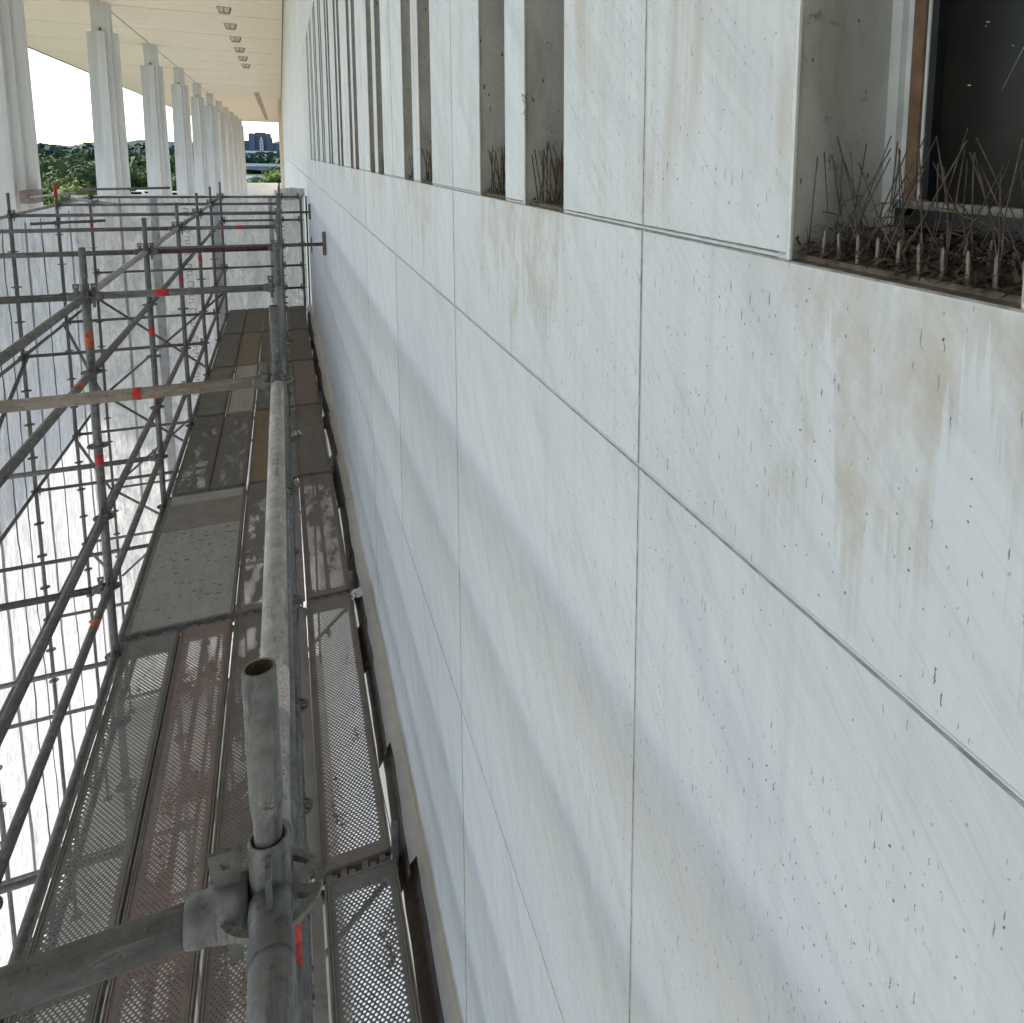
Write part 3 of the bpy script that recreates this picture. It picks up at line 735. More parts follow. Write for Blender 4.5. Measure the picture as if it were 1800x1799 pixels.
for i in range(0, 7):
    b = MB(); b.box(-.018, .030, by(i)+.07, by(i+1)-.07, DK-.045, DK-.012)
    tag(add('gap_board', b.mesh('gapboard', M_PLY)), 'narrow weathered timber strip filling the gap beside the posts, %s row from camera' % ORD[i], 'board', 'timber strips beside the posts')
# pale ribbed hatch deck in the third bay, two planks wide
hd = thing('hatch_deck', 'wide pale ribbed aluminium deck with a plywood end in the third row', 'deck', (-.79, 7.3, DK))
y0, y1 = by(2)+.045, by(3)-.045; ym = y0+1.62
b = MB(); yy = y0+.03
while yy < ym:
    b.box(-1.095, -.475, yy, yy+.017, DK-.012, DK+.002); b.box(-1.095, -.475, yy+.017, yy+.025, DK-.014, DK-.003); yy += .025
add('ribbed_plate', b.mesh('ribbed', M_ALU), hd)
b = MB(); b.box(-1.095, -.475, ym+.004, y1-.22, DK-.012, DK+.001); add('plywood_plate', b.mesh('ply', M_PLY), hd)
b = MB(); b.box(-1.09, -.48, y1-.215, y1-.03, DK-.012, DK+.006); add('end_strip', b.mesh('endstrip', M_ALU), hd)
b = MB()
for x0, x1 in ((-1.118,-1.096),(-.474,-.452)): b.box(x0, x1, y0, y1, DK-.07, DK+.004)
b.box(-1.096,-.474,y0,y0+.028,DK-.07,DK+.0035); b.box(-1.096,-.474,y1-.028,y1,DK-.07,DK+.0035)
add('frame', b.mesh('hframe', M_GALV), hd)
b = MB()
for hx in (-1.02,-.86,-.70,-.55):
    b.box(hx-.02,hx+.02,y0-.055,y0-.001,DK-.03,DK-.016); b.box(hx-.02,hx+.02,y1+.001,y1+.055,DK-.03,DK-.016)
add('hooks', b.mesh('hhooks', M_GALV), hd)
b = MB(); rr = R_(3)
for _ in range(90):
    x, y_ = rr.uniform(-1.07,-.49), rr.choice([rr.gauss(ym-.25,.22), rr.uniform(y0+.1, ym-.02)])
    if not y0 < y_ < ym: continue
    a = rr.gauss(0,.5); l = rr.uniform(.003,.02); wd = rr.uniform(.002,.005)
    c, s_ = math.cos(a)*l, math.sin(a)*l
    b.hexa([(x-c,y_-s_-wd,DK+.0025),(x+c,y_+s_-wd,DK+.0025),(x+c,y_+s_+wd,DK+.0025),(x-c,y_-s_+wd,DK+.0025),(x-c*.6,y_-s_*.6-wd*.6,DK+.006),(x+c*.6,y_+s_*.6-wd*.6,DK+.006),(x+c*.6,y_+s_*.6+wd*.6,DK+.006),(x-c*.6,y_-s_*.6+wd*.6,DK+.006)])
tag(add('dirt_crumbs', b.mesh('crumbs', M_DIRT)), 'dark crumbs of dirt scattered on the pale ribbed deck', 'dirt', None, 'stuff')

# dark brown steel infill strips between plank and wall
rs = R_(21); n = 0
yy = 1.3
while yy < 17.5:
    L = rs.uniform(.5, 1.35); x = .392+rs.uniform(-.014,.012); b = MB(); yaw = rs.uniform(-.028,.028); tw = rs.uniform(.75,1.35); zt_ = rs.uniform(-.012,.014)
    seg = 6; prev = None; kink = rs.randint(1, 5); kx = rs.uniform(-.012,.012)
    for q in range(seg+1):
        t_ = q/seg; y_ = yy+t_*L
        xx = x+yaw*(t_-.5)*L+kx*(1-abs(q-kink)/3 if abs(q-kink) < 3 else 0)+rs.uniform(-.002,.002); zj = zt_+rs.uniform(-.003,.003)
        A = (xx-.024*tw, y_, DK-.075+zj); Bq = (xx+.028*tw, y_, DK+.004+zj); C = (xx+.028*tw+.004, y_, DK+.001+zj); E_ = (xx-.024*tw+.005, y_, DK-.078+zj)
        ring = (A, Bq, C, E_)
        if prev:
            for z in range(4): b.quad(prev[z], prev[(z+1)%4], ring[(z+1)%4], ring[z])
        else: b.quad(*ring[::-1])
        prev = ring
    b.quad(*prev); n += 1
    tag(add('infill_strip', b.mesh('infill', M_BROWNST)), 'dark brown bent steel strip in the gap by the wall, %s from the camera' % (ORD[n-1] if n <= 13 else '%dth' % n), 'strip', 'steel strips in the gap by the wall')
    yy += L*rs.uniform(.78,1.03)
b = MB(); pts = [(.352+.008*math.sin(q*.9), 1.2+q*.28, DK-.03+.02*math.sin(q*1.7)) for q in range(40)]; b.pipe(pts, .0022, 5)
tag(add('loose_cable', b.mesh('cable', M_BLACK)), 'thin dark cable lying in the gap between planks and wall', 'cable')
# scraps of white material
def scrap(name, P, s, lab, seed):
    r = R_(seed); b = MB(); n = 6; g = {}
    for i in range(n+1):
        for j in range(n+1):
            g[i,j] = len(b.v); b.v.append((P[0]+(i/n-.5)*s*1.0+r.uniform(-.1,.1)*s, P[1]+(j/n-.5)*s*1.2+r.uniform(-.1,.1)*s, P[2]+.004+abs(math.sin(i*1.3+seed)*math.cos(j*1.1))*s*.35))
    for i in range(n):
        for j in range(n):
            if (i in (0,n-1) and j in (0,n-1)) or r.random() < .12: continue
            b.face((g[i,j],g[i+1,j],g[i+1,j+1],g[i,j+1]), True)
    tag(add(name, b.mesh(name, M_FRAMEW)), lab, 'scrap')
q = onZ(521, 766, DK); scrap('paper_scrap', (q.x, q.y, DK+.006), .11, 'crumpled white scrap on the plank next to the wall', 2)
q = onZ(628, 1050, DK); scrap('cloth_scrap', (q.x, q.y, DK+.01), .10, 'torn white scrap caught in the gap beside the wall', 5)

# ================================================================== SHEETING
XS = -3.78; YSH = 19.12
def sheet(name, P, U, V, nu, nv, amp, seed, parent):
    r = R_(seed); b = MB(); ph = [r.uniform(0,6.28) for _ in range(6)]; N = Vector(U).cross(Vector(V)).normalized()
    for j in range(nv+1):
        for i in range(nu+1):
            u, v = i/nu, j/nv; Q = Vector(P)+Vector(U)*u+Vector(V)*v
            d = amp*(math.sin(u*23+ph[0]+2*math.sin(v*3+ph[1]))*.5+math.sin(u*61+ph[2]+v*4)*.22+math.sin(v*17+u*9+ph[3])*.25+r.uniform(-.12,.12))
            b.v.append(tuple(Q+N*d))
    for j in range(nv):
        for i in range(nu): b.face((j*(nu+1)+i, j*(nu+1)+i+1, (j+1)*(nu+1)+i+1, (j+1)*(nu+1)+i), True)
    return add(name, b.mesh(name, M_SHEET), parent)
ss = thing('side_sheeting', 'white plastic sheeting wall on the outer left side of the scaffold', 'sheeting', (XS, 8, FLOOR))
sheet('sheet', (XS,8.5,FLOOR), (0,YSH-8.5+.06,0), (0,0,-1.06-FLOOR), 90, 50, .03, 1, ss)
def wavy(parent, name, P, N, Lz, wdt, mat, seed, amp=.02, xdir=(0,1,0)):
    r = R_(seed); b = MB(); n = 120; prev = None; ph = r.uniform(0,60); X_ = Vector(xdir); N = Vector(N)
    for i in range(n+1):
        z = P[2]-Lz*i/n
        o_ = amp*(1.6*mnoise.noise(Vector((z*.35, ph, 0)))+.7*mnoise.noise(Vector((z*1.6, ph, 3)))+.28*mnoise.noise(Vector((z*5, ph, 7))))
        ww = wdt*max(.25, 1+1.5*mnoise.noise(Vector((z*2.3, ph, 11)))) if mat is M_CORD else wdt*(1+.25*mnoise.noise(Vector((z*1.2, ph, 5))))
        c = Vector((P[0],P[1],z))+X_*o_+N*.05; cur = (c-X_*ww/2, c+X_*ww/2, c+X_*ww*.3+N*.012, c-X_*ww*.3+N*.012)
        if prev:
            for q in range(4): b.quad(prev[q], prev[(q+1)%4], cur[(q+1)%4], cur[q], 0, True)
        prev = cur
    return add(name, b.mesh(name, mat), parent)
rs = R_(9); yy = 8.8; q = 0
while yy < 18.8:
    wide = q % 3 == 2
    wavy(ss, 'seam_tape' if wide else 'seam_fold', (XS, yy, -1.2), (1,0,0), 10.9, .10 if wide else rs.uniform(.014,.030), M_TAPE if wide else M_CORD, q, .05 if wide else rs.uniform(.06,.13))
    yy += rs.uniform(.35, 1.25); q += 1
es = thing('end_sheeting', 'cream white plastic sheeting closing the far end of the scaffold', 'sheeting', (-1.7, YSH, FLOOR))
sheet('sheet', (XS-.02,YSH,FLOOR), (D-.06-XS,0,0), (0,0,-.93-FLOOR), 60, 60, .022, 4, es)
for x, wdt, mat in ((onY(275,420,YSH).x,.16,M_TAPE),(onY(383,420,YSH).x,.12,M_TAPE),(onY(478,420,YSH).x,.09,M_TAPE),(onY(216,420,YSH).x,.05,M_TAPE)):
    wavy(es, 'seam_tape', (x,YSH,-1.0), (0,-1,0), 6.5, wdt, mat, 3, .006, (1,0,0))
# printed marks down one strip of the end sheet (rings and short blocks of lettering)
b = MB(); x = onY(330,420,YSH).x; z = -1.05; yq = YSH-.062
for rep in range(10):
    for a in range(14):
        t0, t1 = -2.6+a*5.2/14, -2.6+(a+1)*5.2/14
        r0, r1 = .062, .075
        b.quad((x+r0*math.cos(t0),yq,z+r0*math.sin(t0)),(x+r1*math.cos(t0),yq,z+r1*math.sin(t0)),(x+r1*math.cos(t1),yq,z+r1*math.sin(t1)),(x+r0*math.cos(t1),yq,z+r0*math.sin(t1)))
    zz = z-.16
    for c in range(4):
        b.quad((x-.045,yq,zz),(x+.045,yq,zz),(x+.045,yq,zz-.014),(x-.045,yq,zz-.014))
        b.quad((x-.045 if c%2 else x+.031,yq-.001,zz-.014),(x-.031 if c%2 else x+.045,yq-.001,zz-.014),(x-.031 if c%2 else x+.045,yq-.001,zz-.05),(x-.045 if c%2 else x+.031,yq-.001,zz-.05))
        zz -= .075
    z -= .60; x += .002
add('printed_marks', b.mesh('marks', M_INK), es)
# rolled edge on top of the end sheet near the wall
b = MB(); r = R_(6); prev = None
for i in range(19):
    x = -.15+i*.034; rad = .06+.05*math.sin(i/18*math.pi*.8+.4)+r.uniform(-.008,.008); zc = -.93+.05*(i/18)+r.uniform(-.008,.008)
    ring = [(x, YSH+.02+rad*math.cos(a*math.pi/5), zc+rad*1.25*math.sin(a*math.pi/5)) for a in range(10)]
    if prev:
        for a in range(10): b.quad(prev[a], prev[(a+1)%10], ring[(a+1)%10], ring[a], 0, True)
    else: b.face([len(b.v)+a for a in range(10)]) if False else None
    prev = ring
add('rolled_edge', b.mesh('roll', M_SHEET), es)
b = MB(); b.tube((D-.035,YSH-.05,-.95),(D-.045,YSH-.05,-3.6),.016,8); b.tube((D-.045,YSH-.05,-3.6),(D-.045,YSH-.05,FLOOR),.016,8); add('edge_cord', b.mesh('edgecord', M_BLACK), es)

# ================================================================== BIRD SPIKES AND NEST DIRT
def spikes(y0, y1, label, near, seed):
    r = R_(seed); x = D+.018; z = SILL+.004
    t = thing('bird_spike_strip', label, 'bird spikes', (x, (y0+y1)/2, z), 'bird spikes on the window sills')
    b = MB(); b.box(x-.004, x+.014, y0+.006, y1-.006, z-.006, z+.0005); b.box(x+.055, x+.072, y0+.006, y1-.006, z-.002, z+.006); add('base_strip', b.mesh('sbase', M_DIRT), t)
    step = .029; n = int((y1-y0-.02)/step)
    if near:
        for i in range(n+1):
            for xx, zz in ((x+.001, z), (x+.06, z+.005)):
                b = MB(); y = y0+.012+i*step; l = r.uniform(-.003,.003)
                b.hexa([(xx-.0012,y-.0021,zz),(xx+.0012,y-.0021,zz),(xx+.0012,y+.0021,zz),(xx-.0012,y+.0021,zz),(xx-.001+l,y-.0017,zz+.027),(xx+.001+l,y-.0017,zz+.027),(xx+.001+l,y+.0017,zz+.027),(xx-.001+l,y+.0017,zz+.027)])
                b.hexa([(xx-.001+l,y-.0017,zz+.027),(xx+.001+l,y-.0017,zz+.027),(xx+.001+l,y+.0017,zz+.027),(xx-.001+l,y+.0017,zz+.027),(xx-.0005+l,y-.0004,zz+.031),(xx+.0005+l,y-.0004,zz+.031),(xx+.0005+l,y+.0004,zz+.031),(xx-.0005+l,y+.0004,zz+.031)])
                add('peg', b.mesh('peg', M_PEG), t)
    w_ = []
    for i in range(n+1):
        for rowx in (x+.006, x+.035, x+.065):
            for lean in (-1, 0, 1):
                if r.random() < .45: continue
                y = y0+.012+i*step+r.uniform(-.006,.006); h = r.uniform(.095,.142)
                w_.append(((rowx, y, z+.004), (rowx+r.uniform(-.02,.02), y+lean*r.uniform(.02,.08)+r.uniform(-.008,.008), z+h)))
    rad = .00075 if near else .0014
    if near:
        for p, q_ in w_:
            b = MB(); mid = (Vector(p)+Vector(q_))/2+Vector((r.uniform(-.003,.003), r.uniform(-.004,.004), 0)); b.pipe([p, mid, q_], rad, 5); add('wire', b.mesh('wire', M_WIRE), t)
    else:
        b = MB()
        for p, q_ in w_: b.tube(p, q_, rad, 4)
        o = add('wires', b.mesh('wires', M_TWIG), t); o['kind'] = 'stuff'
    if near:
        tw_ = MB()
        for _ in range(46):
            p = Vector((r.uniform(D+.02, D+.125), r.uniform(y0+.02, y1-.02), z+r.uniform(.006,.05))); pts_ = [p]; d_ = Vector((r.gauss(0,.4), r.gauss(0,1), r.gauss(.1,.5))).normalized()
            for _k in range(r.randint(3,6)):
                d_ = (d_+Vector((r.gauss(0,.35), r.gauss(0,.35), r.gauss(0,.35)))).normalized(); p = p+d_*r.uniform(.006,.014)
                if not (y0+.004 < p.y < y1-.004 and D+.005 < p.x < D+.135 and p.z > z+.003): break
                pts_.append(p)
            if len(pts_) > 1: tw_.pipe(pts_, r.uniform(.0005,.0011), 4)
        o = add('nest_twigs', tw_.mesh('twigs', M_TWIG)); tag(o, 'tangle of bent dry twigs in the big window at the upper right', 'twigs', None, 'stuff')
    b = MB()                                           # nest litter
    for _ in range(2600 if near else 160):
        xx, y = r.uniform(D+.004, D+.135), r.uniform(y0+.003, y1-.003); hz = z+.002+r.random()**2*.034*(1 if xx > D+.03 else .35)
        a, e, l = r.uniform(0,6.28), r.uniform(-.5,.6), r.uniform(.004,.02)
        d_ = Vector((math.cos(a)*math.cos(e), math.sin(a)*math.cos(e), math.sin(e)))*l
        p = Vector((xx,y,hz)); s_ = Vector((-d_.y,d_.x,0)).normalized()*r.uniform(.0008,.0028)
        q1 = p+d_
        if not (y0 < q1.y < y1 and q1.x < D+.138): q1 = p+d_*.2
        b.quad(p-s_, p+s_, q1+s_*.4, q1-s_*.4)
    o = add('nest_litter', b.mesh('litter', M_TWIG)); tag(o, label.replace('bird spikes', 'dry twig litter under the bird spikes'), 'litter', 'twig litter on the window sills', 'stuff')
for i, (y0, y1) in enumerate(wins):
    if y1 < .35: continue
    if abs(y0-.40) < .04: lab = 'rusty bird spikes in the big window at the upper right'
    else:
        n_ = sum(1 for q in wins if .8 < q[0] < y0+.01)
        lab = 'rusty bird spikes in the %s slit window beyond the big one' % ORD[n_-1]
    spikes(y0, y1, lab, i <= 4 and y0 < .6, 30+i)
# small weed growing from one reveal edge
q = onX(922, 180, D); b = MB(); r = R_(2)
for _ in range(12):
    P = Vector((D+.004, q.y+r.uniform(-.006,.006), q.z+r.uniform(-.04,.01))); d_ = Vector((-r.uniform(.003,.012), r.uniform(-.02,.016), r.uniform(-.012,.016)))
    b.tube(P, P+d_, .0007, 4)
tag(add('dry_weed', b.mesh('weed', M_TWIG)), 'small dry weed sprouting from the edge of a slit window', 'weed')

# ================================================================== BACKGROUND
def crown_mesh(seed, mat, n=1300, lobes=9):
    r = R_(seed); b = MB(); L = []
    for _ in range(lobes):
        a = r.uniform(0,6.28); z = r.uniform(-.55,.62); rr = r.uniform(.1,.62)*(1-abs(z)*.45)
        L.append((Vector((math.cos(a)*rr, math.sin(a)*rr, z)), r.uniform(.26,.46)))
    for c, R0 in L:                                    # dense inner mass so the crown is not see-through
        for i in range(5):
            for j in range(8):
                def pt_(i_, j_): a1 = math.pi*i_/5; a2 = 2*math.pi*j_/8; k_ = R0*(.70+.10*math.sin(j_*2.3+i_*1.7)); return tuple(c+Vector((math.sin(a1)*math.cos(a2), math.sin(a1)*math.sin(a2), math.cos(a1)))*k_)
                b.quad(pt_(i,j), pt_(i+1,j), pt_(i+1,(j+1)%8), pt_(i,(j+1)%8), 0, False)
    for _ in range(n):
        c, R0 = r.choice(L)
        d = Vector((r.gauss(0,1), r.gauss(0,1), r.gauss(0,1))).normalized()
        P = c+d*R0*(.66+.40*r.random()**.6); s = r.uniform(.018,.045)
        nrm = (d+Vector((r.gauss(0,.6), r.gauss(0,.6), r.gauss(0,.6)+.4))).normalized()
        u = nrm.orthogonal().normalized(); v = nrm.cross(u); a = r.uniform(0,6.28); u, v = u*math.cos(a)+v*math.sin(a), v*math.cos(a)-u*math.sin(a)
        o = len(b.v); b.v += [tuple(P+u*s), tuple(P+v*s*.8+nrm*s*.2), tuple(P-u*s*.9), tuple(P-v*s*.8-nrm*s*.15)]
        b.face((o,o+1,o+2,o+3))
    return b.mesh('crown', mat)
def trunk_mesh(seed):
    r = R_(seed); b = MB(); b.tube((0,0,-2.1),(0,0,-.2),.075,8,.05)
    for _ in range(6):
        a = r.uniform(0,6.28); z = r.uniform(-.9,-.1); b.tube((0,0,z),(math.cos(a)*.55,math.sin(a)*.55,z+r.uniform(.4,.8)),.03,5,.012)
    return b.mesh('trunk', M_BARK)
CR = [[crown_mesh(50+i*10+j, LEAF[i], 4200 if i < 3 else 900) for j in range(2)] for i in range(4)]
TRK = [trunk_mesh(i) for i in range(2)]
def tree(px, py, Y, rad, kind, lab, i=0, group=None, sq=1.0):
    P = onY(px, py, Y); top = P.z; hgt = top-GROUND
    rz_ = min(rad*sq, hgt*.48); cz = top-rz_*.95
    t = thing('tree', lab, 'tree', (P.x, Y, GROUND), group)
    M = T((P.x, Y, cz)) @ Rz(i*1.7) @ Matrix.Diagonal((rad, rad, rz_, 1))
    add('crown', CR[kind][i % 2], t, M)
    add('trunk', TRK[i % 2], t, T((P.x,Y,cz)) @ Matrix.Diagonal((rad*.6, rad*.6, (cz-GROUND)/2.05, 1)))
NT_ = [ # px, py(top), distance, radius, kind, label
 (92,268,190,11,0,'big green tree right behind the first column gap, tallest there'),
 (128,288,175,8,2,'dark green rounded tree in the middle of the first column gap'),
 (158,284,210,9,0,'green tree half hidden by the second column on its left side'),
 (104,322,120,6.5,1,'bright yellow green tree low in the first column gap'),
 (140,338,115,5.5,1,'low bright bushy tree above the scaffold top in the first gap'),
 (80,300,150,8,0,'green tree touching the right edge of the first column'),
 (240,296,285,9,0,'broad green tree filling the second column gap'),
 (254,292,300,9,2,'darker green tree in the second gap beside the third column'),
 (226,300,290,8,2,'dark green tree beside the right edge of the second column'),
 (306,296,280,8,0,'green tree in the narrow gap after the third column'),
 (484,292,330,11,1,'sunlit green tree at the far end opening beside the wall'),
 (496,290,360,9,0,'darker green tree close to the wall in the far opening'),
 (448,310,370,6,0,'low round tree at the left of the far end opening'),
 (440,314,350,5,1,'low bright shrub like tree by the far parapet, leftmost'),
 (462,314,360,5,0,'low green tree in the middle of the far opening'),
]
for i, (px, py, Y, rad, kd, lab) in enumerate(NT_): tree(px, py, Y, rad, kd, lab, i, 'trees beyond the terrace')
# far bank woods
r = R_(77); b = MB()
def wood(name, Ya, Yb, xs, ytop, ntree, size, mat, lab):
    b = MB()
    for _ in range(ntree):
        px = r.uniform(*xs); Y = r.uniform(Ya, Yb); P = onY(px, ytop(px)+r.uniform(0, 9), Y)
        rad = size*r.uniform(.7,1.3); cz = P.z-rad
        for _ in range(58):
            d = Vector((r.gauss(0,1), r.gauss(0,1)-.4, r.gauss(0,1)+.3)).normalized(); C = Vector((P.x, Y, cz))+d*rad*r.uniform(.7,1.0)
            s = rad*r.uniform(.14,.30); nrm = (d+Vector((r.gauss(0,.5),r.gauss(0,.5),r.gauss(0,.5)))).normalized(); u = nrm.orthogonal().normalized(); v = nrm.cross(u)
            b.quad(C+u*s, C+v*s, C-u*s, C-v*s)
        if cz-rad*.6 > GROUND: b.tube((P.x,Y,GROUND-.3),(P.x,Y,cz),rad*.12,5)
    tag(add(name, b.mesh(name, mat)), lab, 'wood', None, 'stuff')
wood('far_wood', 880, 980, (-30, 330), lambda p: 254+.00*p+3*math.sin(p*.07), 190, 13, LEAF[3], 'dark green wood along the far river bank')
wood('far_bank_wood', 900, 1000, (420, 520), lambda p: 267+2*math.sin(p*.3), 60, 9, LEAF[3], 'dark green trees on the far bank below the towers')
wood('middle_wood', 430, 470, (215, 330), lambda p: 273+3*math.sin(p*.21), 60, 8, LEAF[0], 'mid green wood between the columns on the near bank')
# distant wooded hills
b = MB(); r = R_(4); n = 90
for i in range(n):
    x0, x1 = -2600+i*(2900/n), -2600+(i+1)*(2900/n)
    def hz(x): return 26+12*math.sin(x*.004+1)+7*math.sin(x*.013)+3*math.sin(x*.05)+2*math.sin(x*.13)
    b.quad((x0,2600,GROUND),(x1,2600,GROUND),(x1,2750,hz(x1)),(x0,2750,hz(x0)),0,True); b.quad((x0,2750,hz(x0)),(x1,2750,hz(x1)),(x1,3200,GROUND),(x0,3200,GROUND),0,True)
struct(add('hills', b.mesh('hills', simple('hill_forest', (.035,.055,.055), .9, 0, .35, .02))))
# arched stone bridge over the river
br = thing('arch_bridge', 'low arched stone bridge crossing the river in the far opening', 'bridge', (-100, 720, GROUND))
M_BRI = simple('bridge_stone', (.16,.17,.18), .9, 0, .2, .2); M_BRIL = simple('bridge_parapet', (.42,.41,.39), .9, 0, .15, .3)
zt = -10.5; spn = 62; xc0 = -27-spn*9
b = MB()
for a in range(12):
    c = xc0+a*spn; ns = 14; hw = spn/2-4
    for i in range(ns):
        t0, t1 = -1+2*i/ns, -1+2*(i+1)/ns
        z0, z1 = GROUND+8.2*math.sqrt(max(0,1-t0*t0)), GROUND+8.2*math.sqrt(max(0,1-t1*t1))
        xa, xb = c+t0*hw, c+t1*hw
        b.hexa([(xa,714,z0),(xb,714,z1),(xb,728,z1),(xa,728,z0),(xa,714,zt),(xb,714,zt),(xb,728,zt),(xa,728,zt)])
    b.box(c+hw, c+spn-hw, 713, 729, GROUND-1, zt-.01)
add('arches', b.mesh('arches', M_BRI), br)
b = MB(); b.box(xc0-spn, xc0+12*spn, 712.5, 713.2, zt-.8, zt+1.3); b.box(xc0-spn, xc0+12*spn, 728.8, 729.5, zt-.8, zt+1.3); add('parapet', b.mesh('bparapet', M_BRIL), br)
b = MB(); b.box(xc0-spn, xc0+12*spn, 713.2, 728.8, zt-.5, zt+.2); add('road', b.mesh('broad', M_BRIL), br)
# white viaduct line in front of the towers
P = onY(430, 266, 1250); Q = onY(520, 269, 1250)
vb = thing('viaduct', 'long white viaduct running in front of the distant towers', 'bridge', (P.x, 1250, GROUND))
b = MB(); b.box(P.x-60, Q.x+60, 1248, 1258, P.z-2.2, P.z+.6); add('deck', b.mesh('vdeck', M_WHITEB), vb)
x = P.x-60
while x < Q.x+60:
    b = MB(); b.box(x, x+2, 1250, 1256, GROUND, P.z-2.2); add('pier', b.mesh('pier', M_BRIL), vb); x += 22
# towers
GB = [simple('tower_blue_glass_%d' % i, c, .35, .1, .15, .05) for i, c in enumerate(((.055,.085,.15),(.035,.055,.105),(.07,.10,.16)))]
M_PINK = simple('tower_pale_cladding', (.62,.50,.46), .6, 0, .1, .1)
def tower(x0, x1, y0, y1, Y, mat, lab, depth=40, floors=True):
    A = onY(x0, y0, Y); B_ = onY(x1, y1, Y); zb = GROUND
    t = thing('tower_building', lab, 'building', ((A.x+B_.x)/2, Y, zb), 'distant towers')
    b = MB(); b.box(A.x, B_.x, Y, Y+depth, zb, A.z); add('wall', b.mesh('tw', mat), t)
    b = MB(); b.box(A.x+1, B_.x-1, Y+1, Y+depth-1, A.z, A.z+1.6); add('roof', b.mesh('tr', GB[1]), t)
    nf = max(2, int((A.z+2)/5)); nc = max(2, int((B_.x-A.x)/7))
    for i in range(nf):
        z = A.z-3-i*5
        if z < 0: break
        b = MB(); b.box(A.x+.8, B_.x-.8, Y-.25, Y, z-1.5, z+.9); add('window_band', b.mesh('wb', GB[2]), t)
    return t
tower(436.5, 448.5, 236, 262, 1500, GB[0], 'dark blue glass tower, left shoulder of the tall far block')
tower(447.2, 469, 234.5, 262, 1510, GB[1], 'tallest dark blue glass tower seen through the far opening')
tower(467.5, 477, 236.5, 262, 1505, GB[0], 'dark blue tower wing right of the tallest far tower')
tower(475, 479.5, 244, 262, 1508, GB[0], 'narrow lower blue wing at the right of the far towers')
tower(424, 438.5, 249, 262, 1520, GB[1], 'low dark building at the left of the far towers')
tower(477, 493, 254, 263, 1530, GB[2], 'low grey blue building right of the far towers')
tower(491, 505, 250.5, 263, 1540, GB[0], 'dark square building next to the wall in the far opening')
A = onY(456, 243, 1490); B_ = onY(463, 262, 1490)
t = thing('pale_tower', 'narrow pale pink building in front of the dark glass towers', 'building', (A.x, 1490, GROUND))
b = MB(); b.box(A.x, B_.x, 1480, 1498, GROUND, A.z-3); b.box(A.x+1.8, B_.x-1.8, 1482, 1496, A.z-3, A.z+2); add('wall', b.mesh('pt', M_PINK), t)
for i in range(4):
    b = MB(); b.box(A.x+1.5, B_.x-1.5, 1479.7, 1480, A.z-8-i*5, A.z-5.6-i*5); add('window_band', b.mesh('ptw', GB[1]), t)
for px, py, wd, lab in ((235,259,9,'leftmost white house low on the distant wooded hillside'),(246,257.5,12,'long white house in the middle of the distant hillside'),(257,256,9,'white house farthest right on the distant hillside'),(122,297,7,'small pale building among the trees in the first column gap')):
    Yh = 2400 if px > 200 else 700
    A = onY(px, py, Yh)
    t = thing('hillside_house', lab, 'house', (A.x, Yh, GROUND), 'white houses in the distance')
    b = MB(); b.box(A.x-wd/2, A.x+wd/2, Yh, Yh+8, A.z-9 if px > 200 else GROUND, A.z); add('wall', b.mesh('hw', M_WHITEB), t)
    b = MB(); b.hexa([(A.x-wd/2-.5,Yh-.5,A.z),(A.x+wd/2+.5,Yh-.5,A.z),(A.x+wd/2+.5,Yh+8.5,A.z),(A.x-wd/2-.5,Yh+8.5,A.z),(A.x-wd/2,Yh+3.5,A.z+1.6),(A.x+wd/2,Yh+3.5,A.z+1.6),(A.x+wd/2,Yh+4.5,A.z+1.6),(A.x-wd/2,Yh+4.5,A.z+1.6)]); add('roof', b.mesh('hr', M_BRIL), t)
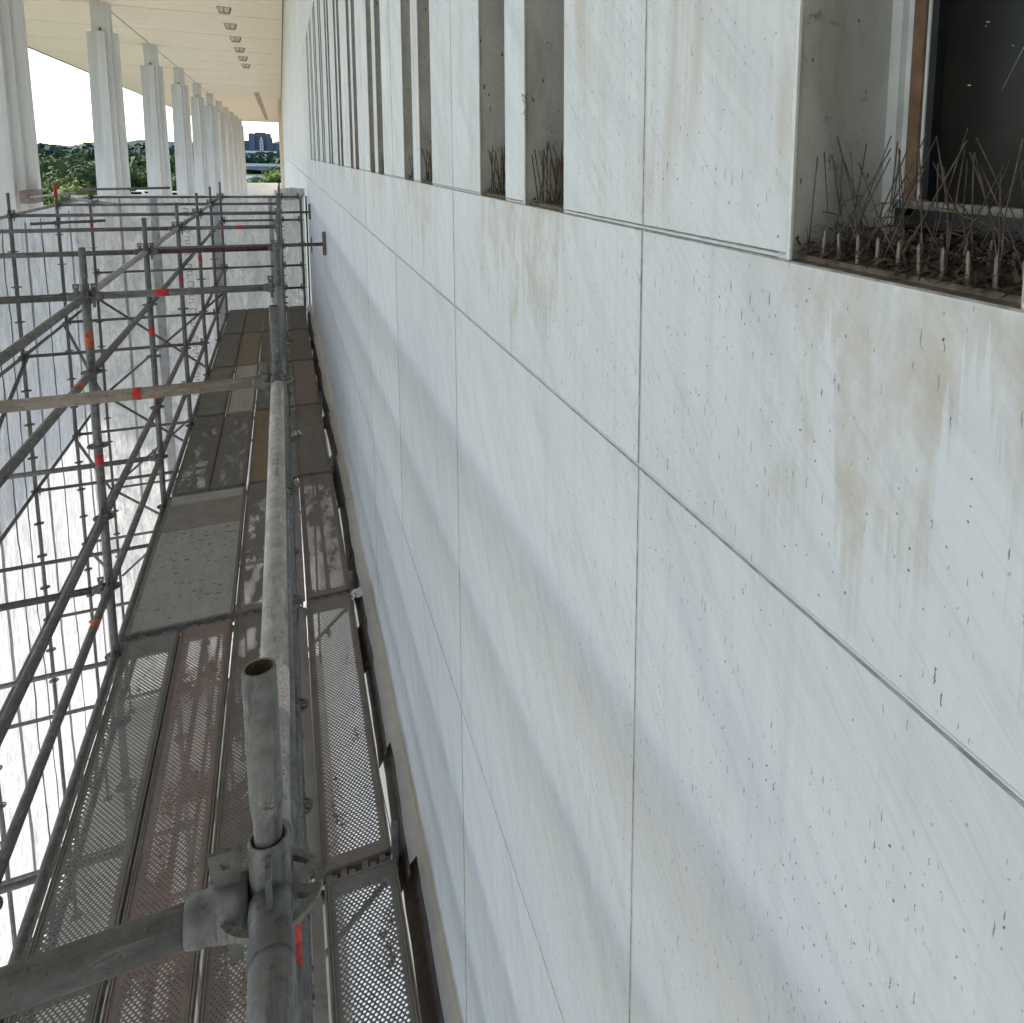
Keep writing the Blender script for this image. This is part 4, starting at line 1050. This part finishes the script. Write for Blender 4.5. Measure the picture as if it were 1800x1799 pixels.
# white vans parked beyond the terrace edge
def van(X_, z0, Y, lab):
    P = Vector((X_, Y, z0))
    t = thing('parked_van', lab, 'van', (P.x, Y, z0), 'white vans beyond the terrace')
    M_VAN = bpy.data.materials.get('van_white') or simple('van_white', (.75,.75,.75), .35, 0, .05, 1)
    b = MB(); b.hexa([(P.x-2.4,Y-.95,z0+.35),(P.x+2.4,Y-.95,z0+.35),(P.x+2.4,Y+.95,z0+.35),(P.x-2.4,Y+.95,z0+.35),(P.x-2.3,Y-.85,z0+2.1),(P.x+1.2,Y-.85,z0+2.1),(P.x+1.2,Y+.85,z0+2.1),(P.x-2.3,Y+.85,z0+2.1)])
    add('body', b.mesh('vbody', M_VAN), t)
    b = MB(); b.box(P.x-1.9,P.x+1.1,Y-.97,Y-.9,z0+1.25,z0+1.8); add('side_window', b.mesh('vwin', M_GLASS), t)
    for dx in (-1.5, 1.5):
        b = MB(); b.tube((P.x+dx,Y-1.0,z0+.35),(P.x+dx,Y-.75,z0+.35),.35,12); add('wheel', b.mesh('vwheel', M_BLACK), t)
b = MB(); b.box(-95, -22.3, 225, 262, FLOOR-1.2, FLOOR-.3); struct(add('road', b.mesh('road', M_CONC)))
def van_at(px, Y, lab):
    q_ = onY(px, 330, Y); van_z = FLOOR-.3
    van(q_.x, van_z, Y, lab)
van_at(240, 236, 'white van parked beyond the terrace in the second column gap')
van_at(259, 240, 'white van half hidden behind the third column')
van_at(306, 233, 'white van in the narrow gap after the third column')

# cobweb threads and caught bits in front of the near glass
r = R_(8); b = MB(); xg = D+.150; y0c, y1c = wins[[i for i, q in enumerate(wins) if abs(q[0]-.40) < .04][0]]
for _ in range(34):
    y, z = r.uniform(y0c+.03, y1c-.08), r.uniform(SILL+.10, SILL+.55); l = r.uniform(.001,.004); a = r.uniform(0,3.1)
    b.tube((xg,y,z),(xg,y+l*math.cos(a),z+l*math.sin(a)),.0006,4)
for _ in range(6):
    y, z = r.uniform(y0c+.03, y1c-.10), r.uniform(SILL+.12, SILL+.45); l = r.uniform(.05,.14)
    b.tube((xg,y,z),(xg-.004,y-l*.6,z+l),.00022,3)
o = add('cobweb', b.mesh('cobweb', M_FRAMEW)); tag(o, 'cobweb threads with caught specks on the dark window glass', 'cobweb', None, 'stuff')
